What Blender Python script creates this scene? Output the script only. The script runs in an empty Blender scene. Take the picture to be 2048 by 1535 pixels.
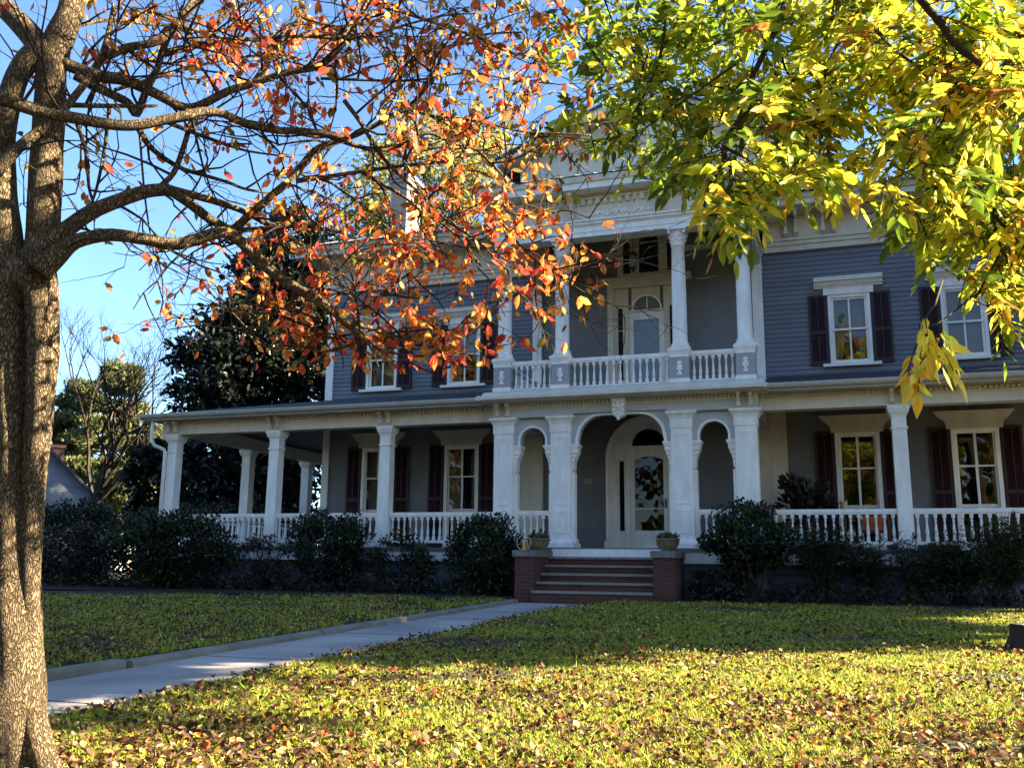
import bpy, math, random
import numpy as np
from mathutils import Vector, Matrix

random.seed(7)
rng = np.random.default_rng(11)
S = bpy.context.scene
COL = S.collection
R = math.radians

# ------------------------------------------------------------------ camera
YAW, PITCH, ROLL = -0.329064, 0.193019, 0.010999
CAM = np.array([4.051672, -19.598392, -0.331767])
FPX = 1833.339244                                   # focal length in pixels of a 2048 wide frame
def _axes():
    cy, sy, cp, sp = math.cos(YAW), math.sin(YAW), math.cos(PITCH), math.sin(PITCH)
    f = np.array([sy*cp, cy*cp, sp]); r = np.array([cy, -sy, 0.0]); u = np.cross(r, f)
    cr, sr = math.cos(ROLL), math.sin(ROLL)
    return cr*r + sr*u, -sr*r + cr*u, f
AR, AU, AF = _axes()
cam = bpy.data.cameras.new('camera'); cam_o = bpy.data.objects.new('camera', cam); COL.objects.link(cam_o)
cam.sensor_width = 36.0; cam.lens = FPX/2048*36.0; cam.clip_start = 0.05; cam.clip_end = 3000
cam_o.matrix_world = Matrix(((AR[0], AU[0], -AF[0], CAM[0]), (AR[1], AU[1], -AF[1], CAM[1]),
                             (AR[2], AU[2], -AF[2], CAM[2]), (0, 0, 0, 1)))
S.camera = cam_o
def at(u, v, d):                            # a point of the photograph's frame at d metres depth
    return CAM + d*(AF + AR*(u-1024)/FPX - AU*(v-767.5)/FPX)

# ------------------------------------------------------------------ sky, sun, exposure
SUN_AZ, SUN_EL = R(77), R(27)               # azimuth from +Y (into the house) towards +X
SUNDIR = Vector((math.sin(SUN_AZ)*math.cos(SUN_EL), math.cos(SUN_AZ)*math.cos(SUN_EL), math.sin(SUN_EL)))
w = bpy.data.worlds.new('World'); S.world = w; w.use_nodes = True
nt = w.node_tree
sky = nt.nodes.new('ShaderNodeTexSky'); sky.sky_type = 'NISHITA'; sky.sun_disc = False
sky.sun_elevation = SUN_EL; sky.sun_rotation = SUN_AZ
sky.air_density = 1.0; sky.dust_density = 0.2; sky.ozone_density = 5.2
bg = nt.nodes['Background']; bg.inputs['Strength'].default_value = 0.054
nt.links.new(sky.outputs[0], bg.inputs['Color'])
sun = bpy.data.lights.new('sun', 'SUN'); sun.energy = 5.0; sun.angle = R(0.6); sun.color = (1.0, 0.87, 0.62)
sun_o = bpy.data.objects.new('sun', sun); COL.objects.link(sun_o)
sun_o.rotation_euler = SUNDIR.to_track_quat('Z', 'Y').to_euler()
S.view_settings.view_transform = 'Standard'; S.view_settings.look = 'None'
S.view_settings.exposure = 2.92; S.view_settings.gamma = 1.0
S.cycles.use_denoising = True
S.cycles.max_bounces = 8; S.cycles.diffuse_bounces = 6; S.cycles.transmission_bounces = 6; S.cycles.transparent_max_bounces = 8
S.cycles.caustics_reflective = False; S.cycles.caustics_refractive = False
S.cycles.sample_clamp_indirect = 6.0

# ------------------------------------------------------------------ materials
def mat(name, col, rough=0.7, var=0.0, scale=4.0, bump=0.0, bscale=60.0, metal=0.0, spec=0.35, col2=None, stretch=(1, 1, 1), detail=5.0, coat=0):
    m = bpy.data.materials.new(name); m.use_nodes = True
    n, l = m.node_tree.nodes, m.node_tree.links
    p = n['Principled BSDF']
    p.inputs['Roughness'].default_value = rough; p.inputs['Metallic'].default_value = metal
    p.inputs['Specular IOR Level'].default_value = spec
    tc = n.new('ShaderNodeTexCoord'); mp = n.new('ShaderNodeMapping'); mp.inputs['Scale'].default_value = stretch
    l.new(tc.outputs['Object'], mp.inputs['Vector'])
    if var > 0 or col2:
        t = n.new('ShaderNodeTexNoise'); t.inputs['Scale'].default_value = scale; t.inputs['Detail'].default_value = detail
        l.new(mp.outputs[0], t.inputs['Vector'])
        cr = n.new('ShaderNodeValToRGB'); cr.color_ramp.elements[0].position = 0.3; cr.color_ramp.elements[1].position = 0.7
        a = col2 if col2 else tuple(c*(1-var) for c in col)
        b = col if col2 else tuple(min(1, c*(1+var)) for c in col)
        cr.color_ramp.elements[0].color = (*a, 1); cr.color_ramp.elements[1].color = (*b, 1)
        l.new(t.outputs['Fac'], cr.inputs[0]); l.new(cr.outputs[0], p.inputs['Base Color'])
    else:
        p.inputs['Base Color'].default_value = (*col, 1)
    if bump > 0:
        t2 = n.new('ShaderNodeTexNoise'); t2.inputs['Scale'].default_value = bscale; t2.inputs['Detail'].default_value = 4
        l.new(mp.outputs[0], t2.inputs['Vector'])
        bp = n.new('ShaderNodeBump'); bp.inputs['Strength'].default_value = bump; bp.inputs['Distance'].default_value = 0.02
        l.new(t2.outputs['Fac'], bp.inputs['Height']); l.new(bp.outputs[0], p.inputs['Normal'])
    return m

M = {}
M['white'] = mat('white_paint', (.88, .83, .77), .5, .10, 2.2, .12, 30, spec=.4, stretch=(3, 3, .8))
M['cream'] = mat('cream_paint', (.70, .61, .48), .6, .10, 1.8, .1, 30, stretch=(2, 2, .8))
M['siding'] = mat('blue_siding', (.165, .174, .202), .6, .15, 1.6, .10, 25, stretch=(.3, 1, 2))
M['grey_wall'] = mat('grey_boards', (.185, .18, .18), .7, .12, 1.3, .05, 30)
M['ped'] = mat('grey_panel', (.36, .35, .36), .6, .05, 3)
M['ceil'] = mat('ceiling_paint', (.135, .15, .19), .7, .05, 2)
M['spandrel'] = mat('spandrel_paint', (.52, .51, .51), .6, .05, 3)
M['shutter'] = mat('shutter_maroon', (.034, .011, .013), .5, .2, 6)
M['roof'] = mat('roof_metal', (.085, .095, .135), .55, .2, 2.5, .1, 12)
M['shingle'] = mat('porch_roof_tin', (.045, .045, .055), .75, .3, 5, .2, 20)
M['gutter'] = mat('gutter_paint', (.50, .46, .40), .45, .1, 3)
M['dark'] = mat('dark_interior', (.015, .013, .012), .9)
M['curtain'] = mat('curtain_cloth', (.50, .42, .28), .9, .2, 9, stretch=(6, 6, .4))
M['blind'] = mat('window_blind', (.42, .39, .32), .9, .08, 5)
M['floorboard'] = mat('porch_boards', (.13, .13, .14), .5, .15, 4)
M['found'] = mat('foundation_paint', (.14, .14, .16), .8, .2, 2, .2, 14)
M['stone'] = mat('grey_stone', (.17, .155, .135), .85, .3, 7, .3, 30)
M['tread'] = mat('tread_stone', (.24, .22, .19), .8, .2, 8, .2, 30)
M['brass'] = mat('brass', (.75, .52, .18), .25, metal=1.0)
M['iron'] = mat('black_iron', (.02, .02, .022), .5)
M['numeral'] = mat('numeral_brass', (.55, .42, .16), .35, .1, 9, metal=.5)
M['lamp_glass'] = mat('lantern_glass', (.30, .32, .34), .15, spec=.6)
M['urn'] = mat('urn_stone', (.20, .15, .09), .9, .3, 12, .4, 40)
M['wood'] = mat('chair_wood', (.10, .045, .02), .6, .3, 6)
M['cushion'] = mat('orange_cushion', (.50, .12, .03), .9, .1, 6)
M['ceramic'] = mat('cream_ceramic', (.62, .52, .34), .35)
M['soil'] = mat('soil', (.020, .015, .010), .95, .4, 6, .6, 20)
M['concrete'] = mat('path_concrete', (.33, .30, .275), .85, .30, .9, .25, 45, detail=12)
M['kerb'] = mat('kerb_concrete', (.19, .17, .14), .9, .3, 3, .3, 40)
M['stump_top'] = mat('sawn_wood', (.62, .50, .34), .7, .12, 9)
M['turf'] = mat('turf_soil', (.035, .036, .012), .95, .4, 3, .4, 40, col2=(.022, .016, .008))
M['asphalt'] = mat('asphalt', (.05, .05, .05), .9, .2, 3, .3, 60)

def brick(name, c1, c2, mortar, scale=1.0):
    m = bpy.data.materials.new(name); m.use_nodes = True
    n, l = m.node_tree.nodes, m.node_tree.links
    p = n['Principled BSDF']; p.inputs['Roughness'].default_value = .85
    g = n.new('ShaderNodeTexCoord'); sx = n.new('ShaderNodeSeparateXYZ'); cx = n.new('ShaderNodeCombineXYZ')
    ad = n.new('ShaderNodeMath'); ad.operation = 'ADD'
    l.new(g.outputs['Object'], sx.inputs[0]); l.new(sx.outputs[0], ad.inputs[0]); l.new(sx.outputs[1], ad.inputs[1])
    l.new(ad.outputs[0], cx.inputs[0]); l.new(sx.outputs[2], cx.inputs[1])
    b = n.new('ShaderNodeTexBrick'); b.inputs['Scale'].default_value = scale
    b.inputs['Brick Width'].default_value = .215; b.inputs['Row Height'].default_value = .072; b.inputs['Mortar Size'].default_value = .008
    b.inputs['Color1'].default_value = (*c1, 1); b.inputs['Color2'].default_value = (*c2, 1); b.inputs['Mortar'].default_value = (*mortar, 1)
    l.new(cx.outputs[0], b.inputs['Vector']); l.new(b.outputs['Color'], p.inputs['Base Color'])
    bp = n.new('ShaderNodeBump'); bp.inputs['Strength'].default_value = .5; bp.inputs['Distance'].default_value = .01; bp.invert = True
    l.new(b.outputs['Fac'], bp.inputs['Height']); l.new(bp.outputs[0], p.inputs['Normal'])
    return m
M['brick'] = brick('red_brick', (.105, .030, .020), (.07, .02, .015), (.075, .055, .045))
M['old_brick'] = brick('old_brick', (.36, .26, .22), (.28, .19, .16), (.42, .38, .34))

def glass_mat(ior=1.7, wave=.06, name='window_glass'):
    m = bpy.data.materials.new(name); m.use_nodes = True
    n, l = m.node_tree.nodes, m.node_tree.links
    n.remove(n['Principled BSDF'])
    tr = n.new('ShaderNodeBsdfTransparent'); tr.inputs[0].default_value = (.72, .72, .70, 1)
    gl = n.new('ShaderNodeBsdfGlossy'); gl.inputs['Roughness'].default_value = .015
    fr = n.new('ShaderNodeFresnel'); fr.inputs['IOR'].default_value = ior
    tc = n.new('ShaderNodeTexCoord'); no = n.new('ShaderNodeTexNoise'); no.inputs['Scale'].default_value = 2.2; no.inputs['Detail'].default_value = 1
    bp = n.new('ShaderNodeBump'); bp.inputs['Strength'].default_value = wave; bp.inputs['Distance'].default_value = .03
    l.new(tc.outputs['Object'], no.inputs['Vector']); l.new(no.outputs['Fac'], bp.inputs['Height']); l.new(bp.outputs[0], gl.inputs['Normal'])
    mx = n.new('ShaderNodeMixShader')
    l.new(fr.outputs[0], mx.inputs[0]); l.new(tr.outputs[0], mx.inputs[1]); l.new(gl.outputs[0], mx.inputs[2])
    l.new(mx.outputs[0], n['Material Output'].inputs[0])
    return m
M['glass'] = glass_mat(); M['door_glass'] = glass_mat(1.42, .03, 'door_glass')

def leaf_mat(name, trans=.5, rough=.5, tint=(1, 1, 1), spec=.3):
    """Leaf colours differ leaf by leaf (autumn hues); the hue sits in the mesh, the light comes from the sun and sky."""
    m = bpy.data.materials.new(name); m.use_nodes = True
    n, l = m.node_tree.nodes, m.node_tree.links
    p = n['Principled BSDF']; p.inputs['Roughness'].default_value = rough; p.inputs['Specular IOR Level'].default_value = spec
    a = n.new('ShaderNodeAttribute'); a.attribute_name = 'hue'
    t = n.new('ShaderNodeBsdfTranslucent'); mx = n.new('ShaderNodeMixShader'); mx.inputs[0].default_value = trans
    tm = n.new('ShaderNodeMix'); tm.data_type = 'RGBA'; tm.blend_type = 'MULTIPLY'; tm.inputs[0].default_value = 1
    tm.inputs[7].default_value = (*tint, 1)
    l.new(a.outputs['Color'], p.inputs['Base Color']); l.new(a.outputs['Color'], tm.inputs[6]); l.new(tm.outputs[2], t.inputs[0])
    l.new(p.outputs[0], mx.inputs[1]); l.new(t.outputs[0], mx.inputs[2]); l.new(mx.outputs[0], n['Material Output'].inputs[0])
    return m
M['leaf'] = leaf_mat('autumn_leaf', .55)
M['evergreen'] = leaf_mat('evergreen_leaf', .25, .4, spec=.4)
M['grass'] = leaf_mat('grass_blade', .45, .6)
M['litter'] = leaf_mat('dry_leaf', .3, .7)

def bark_mat(name, c1, c2, vs=42.0, strength=1.0, stretch=(1, 1, .55)):
    m = bpy.data.materials.new(name); m.use_nodes = True
    n, l = m.node_tree.nodes, m.node_tree.links
    p = n['Principled BSDF']; p.inputs['Roughness'].default_value = .9; p.inputs['Specular IOR Level'].default_value = .15
    tc = n.new('ShaderNodeTexCoord'); mp = n.new('ShaderNodeMapping'); mp.inputs['Scale'].default_value = stretch
    l.new(tc.outputs['Object'], mp.inputs[0])
    ns = n.new('ShaderNodeTexNoise'); ns.inputs['Scale'].default_value = 14; ns.inputs['Detail'].default_value = 6
    l.new(mp.outputs[0], ns.inputs['Vector'])
    ds = n.new('ShaderNodeVectorMath'); ds.operation = 'MULTIPLY_ADD'; ds.inputs[1].default_value = (.11, .11, .09)
    l.new(ns.outputs['Color'], ds.inputs[0]); l.new(mp.outputs[0], ds.inputs[2])
    v = n.new('ShaderNodeTexVoronoi'); v.feature = 'DISTANCE_TO_EDGE'; v.inputs['Scale'].default_value = vs
    l.new(ds.outputs[0], v.inputs['Vector'])
    mr = n.new('ShaderNodeMapRange'); mr.inputs[1].default_value = 0; mr.inputs[2].default_value = .22
    l.new(v.outputs['Distance'], mr.inputs[0])
    mx = n.new('ShaderNodeMix'); mx.data_type = 'RGBA'; mx.inputs[6].default_value = (*c2, 1); mx.inputs[7].default_value = (*c1, 1)
    n3 = n.new('ShaderNodeTexNoise'); n3.inputs['Scale'].default_value = 5; n3.inputs['Detail'].default_value = 5; l.new(tc.outputs['Object'], n3.inputs['Vector'])
    m3 = n.new('ShaderNodeMath'); m3.operation = 'MULTIPLY'; r3 = n.new('ShaderNodeMapRange'); r3.inputs[1].default_value = .35; r3.inputs[2].default_value = .6; r3.inputs[3].default_value = .55
    l.new(n3.outputs['Fac'], r3.inputs[0]); l.new(mr.outputs[0], m3.inputs[0]); l.new(r3.outputs[0], m3.inputs[1])
    l.new(m3.outputs[0], mx.inputs[0]); l.new(mx.outputs[2], p.inputs['Base Color'])
    ad = n.new('ShaderNodeMath'); ad.operation = 'ADD'
    l.new(mr.outputs[0], ad.inputs[0]); l.new(ns.outputs['Fac'], ad.inputs[1])
    bp = n.new('ShaderNodeBump'); bp.inputs['Strength'].default_value = strength; bp.inputs['Distance'].default_value = .014
    l.new(ad.outputs[0], bp.inputs['Height']); l.new(bp.outputs[0], p.inputs['Normal'])
    return m
M['bark'] = bark_mat('dogwood_bark', (.25, .18, .105), (.075, .05, .03), 85.0, 1.0, (1, 1, .34))
M['twig'] = bark_mat('twig_bark', (.055, .040, .030), (.032, .024, .019), 60, .4)
M['pine_bark'] = bark_mat('pine_bark', (.13, .09, .06), (.08, .05, .035), 8, .6)

# ------------------------------------------------------------------ object helpers
WORLD = {}
def _set(o, label, cat, group, kind):
    if label: o['label'] = label
    if cat: o['category'] = cat
    if group: o['group'] = group
    if kind: o['kind'] = kind
def thing(name, loc, label, cat, group=None):
    o = bpy.data.objects.new(name, None); COL.objects.link(o); o.location = loc; o.empty_display_size = .2
    WORLD[o.name] = Matrix.Translation(Vector(loc)); _set(o, label, cat, group, None)
    return o
def link(name, me, parent=None, label=None, cat=None, group=None, kind=None, loc=None):
    o = bpy.data.objects.new(name, me); COL.objects.link(o)
    if loc is not None: o.location = loc
    if parent is not None:
        o.parent = parent; o.matrix_parent_inverse = WORLD[parent.name].inverted()
    WORLD[o.name] = Matrix.Translation(Vector(loc)) if loc is not None else Matrix()
    _set(o, label, cat, group, kind)
    return o
def copy_thing(src, loc, label=None, rot=0, scale=1):
    r = src.copy(); COL.objects.link(r); r.location = loc; r.rotation_euler = (0, 0, rot); r.scale = (scale,)*3
    if label: r['label'] = label
    for c in list(src.children):
        k = c.copy(); COL.objects.link(k); k.parent = r; k.matrix_parent_inverse = c.matrix_parent_inverse.copy()
        for g in list(c.children):
            d = g.copy(); COL.objects.link(d); d.parent = k; d.matrix_parent_inverse = g.matrix_parent_inverse.copy()
    return r

class MB:
    def __init__(s): s.v = []; s.f = []
    def add(s, vs, fs):
        b = len(s.v); s.v += [tuple(map(float, q)) for q in vs]; s.f += [tuple(b+i for i in q) for q in fs]; return s
    def box(s, x0, x1, y0, y1, z0, z1):
        return s.add([(x0,y0,z0),(x1,y0,z0),(x1,y1,z0),(x0,y1,z0),(x0,y0,z1),(x1,y0,z1),(x1,y1,z1),(x0,y1,z1)],
                     [(3,2,1,0),(4,5,6,7),(0,1,5,4),(1,2,6,5),(2,3,7,6),(3,0,4,7)])
    def cbox(s, cx, cy, w, d, z0, z1): return s.box(cx-w/2, cx+w/2, cy-d/2, cy+d/2, z0, z1)
    def frus(s, cx, cy, z0, w0, d0, z1, w1, d1):
        return s.add([(cx-w0/2,cy-d0/2,z0),(cx+w0/2,cy-d0/2,z0),(cx+w0/2,cy+d0/2,z0),(cx-w0/2,cy+d0/2,z0),
                      (cx-w1/2,cy-d1/2,z1),(cx+w1/2,cy-d1/2,z1),(cx+w1/2,cy+d1/2,z1),(cx-w1/2,cy+d1/2,z1)],
                     [(3,2,1,0),(4,5,6,7),(0,1,5,4),(1,2,6,5),(2,3,7,6),(3,0,4,7)])
    def stack(s, cx, cy, prof):             # square-section profile: (z, width) pairs
        for (z0, w0), (z1, w1) in zip(prof[:-1], prof[1:]):
            if z1 > z0: s.frus(cx, cy, z0, w0, w0, z1, w1, w1)
        return s
    def lathe(s, cx, cy, prof, n=16):
        vs = []; fs = []
        for r, z in prof:
            for k in range(n):
                a = 2*math.pi*k/n; vs.append((cx+r*math.cos(a), cy+r*math.sin(a), z))
        for i in range(len(prof)-1):
            for k in range(n):
                k2 = (k+1) % n; fs.append((i*n+k, i*n+k2, (i+1)*n+k2, (i+1)*n+k))
        fs.append(tuple(range(n-1, -1, -1))); fs.append(tuple((len(prof)-1)*n+k for k in range(n)))
        return s.add(vs, fs)
    def prism(s, poly, ax, lo, hi):         # polygon in the two other axes, extruded along ax
        def P(a, b, c): return {'x': (c, a, b), 'y': (a, c, b), 'z': (a, b, c)}[ax]
        n = len(poly); vs = [P(a, b, lo) for a, b in poly] + [P(a, b, hi) for a, b in poly]
        return s.add(vs, [tuple(range(n)), tuple(range(2*n-1, n-1, -1))] + [(i, i+n, (i+1) % n + n, (i+1) % n) for i in range(n)])
    def tube(s, pts, rad, n=6, cap=True, lump=0.0):
        pts = [np.asarray(p, float) for p in pts]; m = len(pts)
        if np.isscalar(rad): rad = [rad]*m
        vs = []; fs = []; ref = None
        for i, p in enumerate(pts):
            t = pts[min(i+1, m-1)] - pts[max(i-1, 0)]; t = t/(np.linalg.norm(t)+1e-9)
            if ref is None: ref = np.cross(t, (0.3, 0.2, 1.0) if abs(t[2]) < .9 else (1.0, 0.1, 0.0))
            a = ref - t*(ref @ t); a /= np.linalg.norm(a)+1e-9; b = np.cross(t, a); ref = a
            for k in range(n):
                q = 2*math.pi*k/n; rr = rad[i]*(1+lump*(math.sin(3*q+i*.13)*.6+math.sin(5*q-i*.21+1)*.5+math.sin(8*q+i*.34)*.35+math.sin(i*.9+2*q)*.4)) if lump else rad[i]; vs.append(p + rr*(a*math.cos(q) + b*math.sin(q)))
        for i in range(m-1):
            for k in range(n):
                k2 = (k+1) % n; fs.append((i*n+k, i*n+k2, (i+1)*n+k2, (i+1)*n+k))
        if cap: fs.append(tuple(range(n-1, -1, -1))); fs.append(tuple((m-1)*n+k for k in range(n)))
        return s.add(vs, fs)
    def ball(s, c, r, n=8, sz=1.0):
        prof = [(max(1e-3, r*math.sin(math.pi*i/n)), c[2]-r*sz*math.cos(math.pi*i/n)) for i in range(n+1)]
        return s.lathe(c[0], c[1], prof, n)
    def mesh(s, name, m, smooth=False):
        me = bpy.data.meshes.new(name); me.from_pydata(s.v, [], s.f); me.validate(); me.update()
        if m: me.materials.append(m)
        if smooth: me.polygons.foreach_set('use_smooth', [True]*len(me.polygons))
        return me
    def build(s, name, m, parent=None, smooth=False, **k):
        return link(name, s.mesh(name, m, smooth), parent, **k)

def wall_cells(x0, x1, z0, z1, holes):
    xs = sorted({x0, x1, *[h[0] for h in holes], *[h[1] for h in holes]}); zs = sorted({z0, z1, *[h[2] for h in holes], *[h[3] for h in holes]})
    for a, b in zip(xs[:-1], xs[1:]):
        for c, d in zip(zs[:-1], zs[1:]):
            mx, mz = (a+b)/2, (c+d)/2
            if x0 <= mx <= x1 and z0 <= mz <= z1 and not any(h[0] < mx < h[1] and h[2] < mz < h[3] for h in holes): yield a, b, c, d
def arc(cx, cz, r, a0, a1, n): return [(cx+r*math.cos(R(a0+(a1-a0)*i/n)), cz+r*math.sin(R(a0+(a1-a0)*i/n))) for i in range(n+1)]
def arch_fill(mb, x0, x1, ztop, y0, y1, zf, n=20):
    """wall from a curve z = zf(x) up to ztop"""
    xs = [x0+(x1-x0)*i/n for i in range(n+1)]
    for a, b in zip(xs[:-1], xs[1:]):
        za, zb = zf(a), zf(b)
        mb.add([(a,y0,za),(b,y0,zb),(b,y0,ztop),(a,y0,ztop),(a,y1,za),(b,y1,zb),(b,y1,ztop),(a,y1,ztop)],
               [(0,1,2,3),(5,4,7,6),(4,5,1,0),(3,2,6,7)])
def band(mb, outer, inner, y0, y1):
    """strip between two polylines (x,z) of equal length, from y0 to y1"""
    n = len(outer)
    vs = [(x,y0,z) for x,z in outer]+[(x,y0,z) for x,z in inner]+[(x,y1,z) for x,z in outer]+[(x,y1,z) for x,z in inner]
    fs = []
    for i in range(n-1):
        fs += [(i,i+1,n+i+1,n+i),(2*n+i,3*n+i,3*n+i+1,2*n+i+1),(i,2*n+i,2*n+i+1,i+1),(n+i,n+i+1,3*n+i+1,3*n+i)]
    fs += [(0,n,3*n,2*n),(n-1,3*n-1,4*n-1,2*n-1)]
    mb.add(vs, fs)

# ------------------------------------------------------------------ ground, lawn, path
def gz(y):                                  # height of the lawn: it falls away gently from the house
    y = np.asarray(y, float)
    return np.where(y > -2.3, -1.0, np.where(y > -17.0, -1.0 - (-2.3-y)*.0215, -1.316 - np.clip((-17.0-y)/1.6, 0, 1)*.62))
PX_R, PX_L = -.20, -1.62                    # lawn edges either side of the path at the house
def path_x(y, side): return (PX_R if side > 0 else PX_L) + (-2.3-y)*(-.012 if side > 0 else -.030) + (.42*math.exp(-((y+2.3)/2.2)**2) if side > 0 else 0)
def sheet(name, xs, ys, zf, m, **k):
    V = []; F = []
    for i, y in enumerate(ys):
        for x in (xs(y) if callable(xs) else xs): V.append((x, y, zf(x, y)))
    nx = len(V)//len(ys)
    for i in range(len(ys)-1):
        for j in range(nx-1): F.append((i*nx+j, i*nx+j+1, (i+1)*nx+j+1, (i+1)*nx+j))
    me = bpy.data.meshes.new(name); me.from_pydata(V, [], F); me.materials.append(m); me.update()
    return link(name, me, **k)
far = [-900, -200, -60, -30, -18.6, -17.8, -17, -14, -11, -8, -5, -2.3, 3, 15, 40, 120, 500, 1200]
sheet('ground', [-1200, -300, -80, -30, -10, 0, 10, 30, 80, 300, 1200], far, lambda x, y: float(gz(y))-.10, M['turf'], kind='structure')
ys_l = [-17.0 + .5*i for i in range(30)] + [-2.3, 3, 14, 40]
def lump(x, y): return .018*math.sin(x*1.7+y*.6)+.014*math.sin(y*2.3-x*.8)
sheet('lawn', lambda y: [path_x(min(y, -2.3), 1)+(0 if y <= -2.3 else 20.) if j == 0 else path_x(min(y, -2.3), 1)+.04*(j > 0)+j*j*.16 if y <= -2.3 else 20.+j for j in range(18)], [y for y in ys_l if y <= -2.3],
      lambda x, y: float(gz(y))-(.0 if x > path_x(y, 1)+.03 else .062)+(lump(x, y) if x > path_x(y, 1)+.1 else 0), M['turf'], kind='structure')
sheet('lawn', lambda y: [path_x(y, -1)-.15-j*j*.16 for j in range(17, -1, -1)], [y for y in ys_l if y <= -2.3],
      lambda x, y: float(gz(y))-.035+(lump(x, y) if x < path_x(y, -1)-.3 else 0), M['turf'], kind='structure')
sheet('path', lambda y: [path_x(y, -1)+(path_x(y, 1)+.3-path_x(y, -1))*t for t in (0, .25, .5, .75, 1)], [-17+.5*i for i in range(30)]+[-2.38],
      lambda x, y: float(gz(y))-.066, M['concrete'], kind='structure')
jm = MB()                                    # joints cut across the path
for yj in (-14.2, -11.6, -9.0, -6.4, -3.9): jm.box(path_x(yj, -1)+.01, path_x(yj, 1)+.2, yj-.008, yj+.008, float(gz(yj))-.12, float(gz(yj))-.0635)
jm.build('path_joint', M['soil'], kind='structure')
kb = MB()
ky = [-17.0, -15.2, -13.32]
def kerb_run(y0, y1, dz=0., dx=0.):
    n = 14; ys = [y0+(y1-y0)*i/n for i in range(n+1)]
    prof = [(-.15, -.12), (-.15, -.015), (-.135, .0), (-.03, .0), (0, -.02), (0, -.12)]
    vs = [(path_x(y, -1)+a+dx, y, float(gz(y))+b+dz) for y in ys for a, b in prof]
    k = len(prof); fs = []
    for i in range(n):
        for j in range(k-1): fs.append((i*k+j, (i+1)*k+j, (i+1)*k+j+1, i*k+j+1))
    fs += [tuple(range(k)), tuple(n*k+j for j in range(k-1, -1, -1))]
    kb.add(vs, fs)
kerb_run(-17, -12.62, .012, -.02); kerb_run(-12.56, -9.4, -.005); kerb_run(-9.37, -6.2); kerb_run(-6.17, -2.45)
kb.build('kerb', M['kerb'], kind='structure')
sheet('mulch_bed', [-16, -9, -4, -1.75], [-2.6, -2.2, -1.5, -.2], lambda x, y: float(gz(y))+(.03 if y > -2.5 else -.02), M['soil'], kind='structure')
sheet('mulch_bed', [1.36, 3, 6, 12], [-2.25, -1.9, -1.2, -.2], lambda x, y: float(gz(y))+(.03 if y > -2.2 else -.02), M['soil'], kind='structure')
sheet('road', [-400, -40, 0, 40, 400], [-38, -30, -22.5], lambda x, y: -2.03+.008, M['asphalt'], kind='structure')

# ------------------------------------------------------------------ the house
HY, HX, HB = 2.4, 8.8, 13.5                 # front wall plane, half width, back wall
house = thing('house', (0, 2.4, -1.0), 'two storey grey blue clapboard house with white columned portico and wraparound porch', 'house')
def part(mb, name, m, parent=None, smooth=False, **k): return mb.build(name, M[m], parent or house, smooth, **k)
UW = [-7.2, -4.8, 4.8, 7.2]                 # upper window axes
LW = [-7.2, -4.8, 4.8, 7.2]
uh = [(x-.42, x+.42, 4.27, 5.88) for x in UW] + [(-.30, .58, 3.42, 5.95), (-.5, .8, 6.86, 7.95)]
lh = [(x-.44, x+.44, .08, 2.64) for x in LW] + [(-.8, .92, .05, 2.25), (-.42, .54, 2.25, 2.95)]
mb = MB()
for a, b, c, d in wall_cells(-HX, HX, -.1, 3.6, lh): mb.box(a, b, HY, HY+.15, c, d)
part(mb, 'lower_wall', 'grey_wall')
for a0, b0 in ((-HX, -2.62), (2.62, HX)):   # clapboards, lapped course by course
    mb = MB(); z = 3.6
    while z < 7.06:
        z1 = min(z+.114, 7.06)
        xs = [(a0, b0)]
        for h in uh[:4]:
            if h[2] < z1-.02 and h[3] > z+.02:
                nx = []
                for p, q in xs:
                    if h[0] > p and h[1] < q: nx += [(p, h[0]), (h[1], q)]
                    else: nx.append((p, q))
                xs = nx
        for p, q in xs: mb.prism([(HY-.024, z), (HY+.10, z), (HY+.10, z1), (HY-.002, z1)], 'x', p, q)
        z = z1
    part(mb, 'clapboard_wall', 'siding')
mb = MB()
for a, b, c, d in wall_cells(-2.62, 2.62, 3.6, 8.0, uh): mb.box(a, b, HY, HY+.12, c, d)
for k in range(1, 23):                      # shallow board joints
    zz = 3.6+k*.19
    for a, b in ((-2.6, -.9), (1.18, 2.6)): mb.box(a, b, HY-.004, HY+.001, zz, zz+.182)
part(mb, 'balcony_wall', 'grey_wall')
mb = MB()                                   # sides, back, storey floors
for sx in (-1, 1):
    mb.box(min(sx*HX, sx*(HX-.15)), max(sx*HX, sx*(HX-.15)), HY+.155, HB, -1, 8.0)
mb.box(-HX+.16, HX-.16, HB-.15, HB, -1, 8.0)
part(mb, 'side_wall', 'grey_wall')
mb = MB(); mb.box(-HX+.16, HX-.16, HY+.17, HB-.16, 3.3, 3.5); mb.box(-HX+.16, HX-.16, HY+.17, HB-.16, -.1, -.01); mb.box(-HX+.16, HX-.16, 6.5, 6.6, 0, 7.9); mb.box(-HX+.16, HX-.16, HY+.17, HB-.16, 7.96, 8.0)
part(mb, 'interior', 'dark')
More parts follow.
